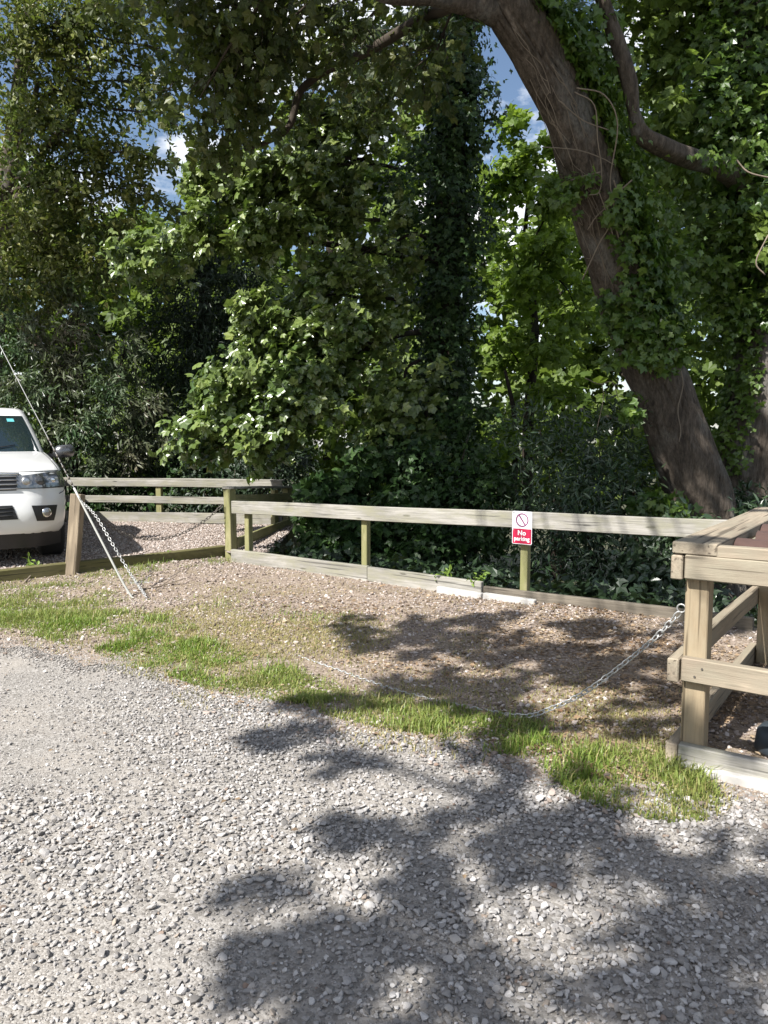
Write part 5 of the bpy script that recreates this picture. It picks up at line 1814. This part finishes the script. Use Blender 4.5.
# --- field maple in the middle distance, backlight painted as bright leaves
fm = thing('field_maple', 'maple behind the leaning trunk, its backlit glow put into bright leaf colour', 'tree', root_z(530, 16.5))
cr = Leaves()
lim = Tubes()
b0 = root_z(530, 16.5)
lim.add([b0, D(528, 430, 16.5), D(535, 330, 16.4), D(525, 250, 16.3), D(530, 180, 16.2)], [0.14, 0.12, 0.09, 0.06, 0.03], 8, 3)
lim.add([D(512, 520, 15.5), D(516, 430, 15.6), D(505, 370, 15.7)], [0.07, 0.06, 0.03], 8, 3)
for (a, b, r_, nt) in [((535, 330, 16.4), (500, 230, 15.4), 0.8, 34), ((530, 300, 16.4), (550, 240, 15.3), 0.8, 34), ((530, 300, 16.4), (520, 280, 15.3), 0.7, 30), ((535, 330, 16.4), (550, 350, 15.4), 0.8, 30), ((530, 400, 16.4), (560, 400, 15.4), 0.8, 26),
                        ((530, 380, 16.4), (500, 340, 15.8), 0.7, 24), ((530, 420, 16.4), (500, 450, 15.4), 0.8, 24), ((528, 250, 16.3), (560, 200, 15.5), 0.7, 26), ((535, 420, 16.4), (580, 440, 15.6), 0.8, 24), ((528, 250, 16.3), (590, 330, 16), 0.8, 26), ((530, 180, 16.2), (510, 170, 15.6), 0.75, 34), ((530, 180, 16.2), (545, 150, 15.6), 0.6, 22), ((530, 180, 16.2), (515, 115, 15.8), 0.6, 20), ((530, 200, 16.2), (500, 190, 15.8), 0.6, 24)]:
    bough(cr, lim, D(*a), D(*b), r_, nt, 12, 0.13, 0.025, 0.08, 0.5, tuple(S * 0.6 + UP * 0.3))
lim.build('trunk', MAT['bark_dark'], fm)
cr.build('crown', MAT['maple_backlit'], fm, 'maple')

# --- undergrowth shrubs just behind the fence
shrubs = [
    ('laurel_shrub', 'dark glossy laurel shrub behind the rail right of the sign', 600, 9.6, [(600, 440, 9.5, .55, 800), (560, 470, 9.6, .55, 900), (610, 500, 9.2, .55, 900), (570, 530, 9.2, .5, 800), (630, 470, 9.6, .4, 500), (600, 560, 8.9, .5, 700), (550, 580, 9.2, .45, 500), (540, 430, 10.2, .5, 500), (580, 500, 9.0, .5, 900), (530, 520, 9.6, .4, 500), (500, 575, 9.4, .3, 260)], 'laurel', 'narrow', 0.105),
    ('laurel_shrub', 'dark laurel shrub behind the fence beside the timber stand', 660, 8.6, [(650, 560, 8.6, .4, 600), (675, 545, 8.4, .35, 500), (640, 590, 8.3, .4, 500), (700, 560, 8.6, .4, 400), (620, 590, 8.6, .35, 350)], 'laurel', 'ovate', 0.11),
    ('bramble_bush', 'leafy bush with scattered pale leaves behind the left end of the knee rail', 330, 10.6, [(330, 500, 10.6, .42, 420), (350, 540, 10.3, .45, 480), (312, 550, 10.1, .2, 130), (370, 490, 10.8, .5, 420), (360, 560, 10.0, .4, 360), (330, 560, 10.1, .35, 300), (322, 520, 10.6, .3, 240)], 'ivy', 'maple', 0.12),
    ('bramble_bush', 'low bush added behind the right end of the bay fence, leaves darkened for shade', 235, 13.6, [(235, 470, 13.6, .5, 420), (200, 485, 13.8, .5, 420), (260, 490, 13.3, .5, 420), (225, 505, 13.5, .5, 420), (280, 470, 13.2, .5, 420), (185, 510, 13.9, .45, 340), (265, 515, 13.2, .4, 300)], 'shade_foliage', 'ovate', 0.11),  # shade behind the rails put into near-black leaves
    ('bramble_bush', 'low bush added behind the bay fence close to the pickup, leaves dark for shade', 120, 14.6, [(120, 475, 14.5, .6, 460), (85, 485, 14.5, .6, 460), (150, 485, 14.4, .6, 460), (110, 505, 14.4, .55, 420), (145, 510, 14.3, .5, 360), (60, 500, 14.6, .6, 400), (175, 480, 14.2, .5, 360)], 'ivy', 'ovate', 0.11),  # dark leaf colour carries the shade behind the rails
    ('ivy_bush', 'small leaved ivy bush behind the rail left of the sign', 430, 10.2, [(420, 470, 10.8, .5, 800), (400, 520, 10.3, .5, 900), (450, 520, 10.2, .5, 900), (430, 560, 9.8, .45, 800), (480, 480, 10.8, .5, 600), (480, 540, 10.2, .4, 420), (390, 570, 9.9, .35, 420), (500, 500, 10.9, .5, 420), (470, 430, 11.4, .5, 500), (385, 450, 11.3, .5, 420)], 'ivy', 'ivy', 0.09),
    ('low_bush', 'pale leaved low bush beside the foot of the right ivy tree', 740, 9.3, [(735, 505, 9.6, .3, 260), (752, 500, 9.8, .22, 160), (745, 530, 9.2, .4, 400), (770, 520, 9.2, .4, 300)], 'laurel', 'narrow', 0.13),
]
for nm, lb, px, Y, bl, mt_, shp, sz_ in shrubs:
    b0 = root_z(px, Y)
    t = thing(nm, lb, 'shrub', b0)
    cr = Leaves()
    lim = Tubes()
    for (qx, qy, qY, r_, n) in bl:
        c = D(qx, qy, qY)
        blob(cr, c, (r_, r_ * 0.8, r_), n, sz_, tuple(S * 0.6), 0.4, 0.3)
        lim.add([b0 + rng.normal(0, .05, 3), (b0 + c) / 2 + rng.normal(0, .1, 3), c], [0.025, 0.018, 0.006], 5, 3)
    lim.build('stem', MAT['twig'], t)
    cr.build('foliage', MAT[mt_], t, shp)

lv = Leaves()
n = 52000
x = rng.uniform(-10, 9, n)
y = rng.uniform(6, 21, n)
k_ = ((x - F0[0]) * FN[0] + (y - F0[1]) * FN[1] > 0.3) & ((x > R1[0] + .1) | (y > R1[1] + (x - R1[0]) * rd[1] / rd[0] + 0.2))
x, y = x[k_], y[k_]
lv.add(np.stack([x, y, terr(x, y) + rng.uniform(0.0, 0.22, len(x))], -1), rng.normal(0, 1, (len(x), 3)), np.tile(UP, (len(x), 1)) + rng.normal(0, .5, (len(x), 3)), rng.uniform(0.05, 0.12, len(x)))
tag(lv.build('ground_ivy', MAT['shade_foliage'], None, 'ivy'), kind='stuff')  # ground cover in near-black leaves, the slope's shade put into their colour

# --- woodland further down the slope
wl = [(-60, 24, 4.2, 'tall woodland tree far left behind the olive leaved tree', 120), (50, 26, 4.0, 'woodland tree down the slope behind the pickup and shrub', 190), (150, 27, 3.6, 'woodland tree down the slope behind the narrow leaved shrub', 235), (230, 23, 3.4, 'woodland tree down the slope behind the dark gap foliage', 205),
      (330, 24, 3.6, 'woodland tree down the slope behind the sycamore boughs', 130), (430, 26, 3.4, 'woodland tree down the slope behind the ivy column', 120), (560, 25, 2.8, 'woodland tree down the slope behind the bright maple', 215),
      (640, 22, 3.4, 'woodland tree down the slope behind the leaning trunk', 130), (760, 23, 3.8, 'woodland tree down the slope behind the right ivy tree', 60), (860, 24, 4.0, 'woodland tree beyond the right edge of the wood', 60)]
for (px, Y, r_, lb, topy) in wl:
    b0 = root_z(px, Y)
    t = thing('woodland_tree', lb, 'tree', b0, 'woodland trees down the slope')
    top_ = D(px, topy, Y)
    cr = Leaves()
    lim = Tubes()
    lim.add([b0, (b0 + top_) / 2, top_], [0.28, 0.2, 0.05], 8, 4)
    hh = top_[2] - b0[2]
    for k in range(16):
        f = 0.22 + 0.75 * k / 15
        a = k * 2.4
        rr = r_ * (0.55 if f > 0.85 else 0.95)
        c = b0 * (1 - f) + top_ * f + np.array([math.cos(a) * rr * 0.65, math.sin(a) * rr * 0.65, 0])
        lim.add([b0 * (1 - f) + top_ * f - UP * 0.6, c], [0.07, 0.02], 5, 1)
        blob(cr, c, (rr * 0.62, rr * 0.62, hh / 15), 330, 0.27, (0, -0.2, 0.6), 0.3, 0.2)
    lim.build('trunk', MAT['bark_dark'], t)
    cr.build('crown', MAT['wood_green'], t, 'maple')

# --- trees behind the camera and to the left whose crowns shade the road
def shade_tree(name, label, base, clumps, lsize=0.17):
    t = thing(name, label, 'tree', base)
    cr = Leaves()
    lim = Tubes()
    base = np.asarray(base, float)
    hub = base + np.array([0.2, 0.2, 5.2])
    lim.add([base - UP * 0.3, base + np.array([0.1, 0, 2.5]), hub, hub + np.array([0.3, 0.5, 3.5])], [0.42, 0.33, 0.26, 0.12], 14, 4, 0.01)
    for (gx_, gy_, z, r_, n) in clumps:
        c = np.array([gx_, gy_, 0]) + S * (z / S[2])
        lim.add([hub, (hub + c) / 2 + UP * 0.5, c], [0.03, 0.018, 0.009], 6, 3)
        blob(cr, c, (r_, r_, r_ * 0.6), max(14, int(n * 0.2)), lsize, (0, 0, 1), 0.2, 0.15)
    lim.build('trunk', MAT['bark'], t)
    cr.build('crown', MAT['canopy'], t, 'maple')


def gp(px, py):
    return G(px, py)[:2]


cl = []
for (px, py, z, r_, n) in [(300, 900, 6.2, 0.26, 110), (260, 905, 6.2, 0.16, 50), (370, 915, 6.2, 0.32, 150), (440, 930, 6.1, 0.32, 150), (520, 940, 6, 0.34, 150), (470, 890, 6.2, 0.28, 110), (400, 825, 6.4, 0.22, 80), (355, 820, 6.4, 0.12, 40), (470, 815, 6.4, 0.26, 90), (560, 820, 6.4, 0.34, 120), (640, 850, 6.2, 0.34, 130),
                           (720, 880, 6.2, 0.4, 170), (590, 880, 6.2, 0.3, 110), (660, 930, 6, 0.36, 140), (560, 1000, 5.8, 0.34, 130), (650, 1010, 5.8, 0.34, 130), (745, 980, 5.8, 0.36, 150), (330, 745, 6.6, 0.26, 100), (290, 735, 6.6, 0.16, 50), (400, 765, 6.6, 0.26, 80), (470, 780, 6.5, 0.26, 80), (540, 775, 6.5, 0.3, 90), (640, 790, 6.4, 0.3, 80),
                           (440, 1000, 5.8, 0.25, 70), (380, 985, 5.8, 0.2, 60), (740, 830, 6.4, 0.3, 90), (800, 900, 6.2, 0.6, 260)]:
    g = gp(px, py)
    cl.append((g[0], g[1], z, r_, n))
shade_tree('roadside_tree', 'broad roadside tree behind the camera shading the gravel road', (-0.6, -4.6, 0), cl, 0.13)
# ------------------------------------------------------------------ small weeds
weeds = [('leafy weed growing by the mossy beam in front of the pickup', G(32, 577), 0.24, 30), ('small weed sprouting on the mossy beam in the middle of the bay', G(165, 563), 0.16, 16),
         ('clump of fern-like weeds at the foot of the knee rail board', onf(440) + np.array([0, -0.02, 0]), 0.24, 40), ('leafy weed at the fence foot left of the sign post', onf(475) + np.array([0, 0.03, 0]), 0.26, 34)]
for lb, p, h, n in weeds:
    t = thing('weed_plant', lb, 'weed', p, 'weeds along the timbers')
    lv = Leaves()
    tb = Tubes()
    for k in range(6):
        a = rng.uniform(0, 6.28)
        tip = p + np.array([math.cos(a) * h * 0.45, math.sin(a) * h * 0.45, h * rng.uniform(0.5, 1.0)])
        tb.add([p, (p + tip) / 2 + UP * 0.03, tip], [0.004, 0.003, 0.0015], 4, 2)
        m_ = n // 6 + 1
        u = rng.uniform(0.35, 1.05, m_)[:, None]
        q = p * (1 - u) + tip * u + rng.normal(0, 0.015, (m_, 3))
        lv.add(q, rng.normal(0, .8, (m_, 3)) + UP * 0.2, UP + rng.normal(0, .4, (m_, 3)) + S * .4, rng.uniform(0.035, 0.07, m_))
    tb.build('stem', MAT['weed'], t)
    lv.build('foliage', MAT['weed'], t, 'ovate')
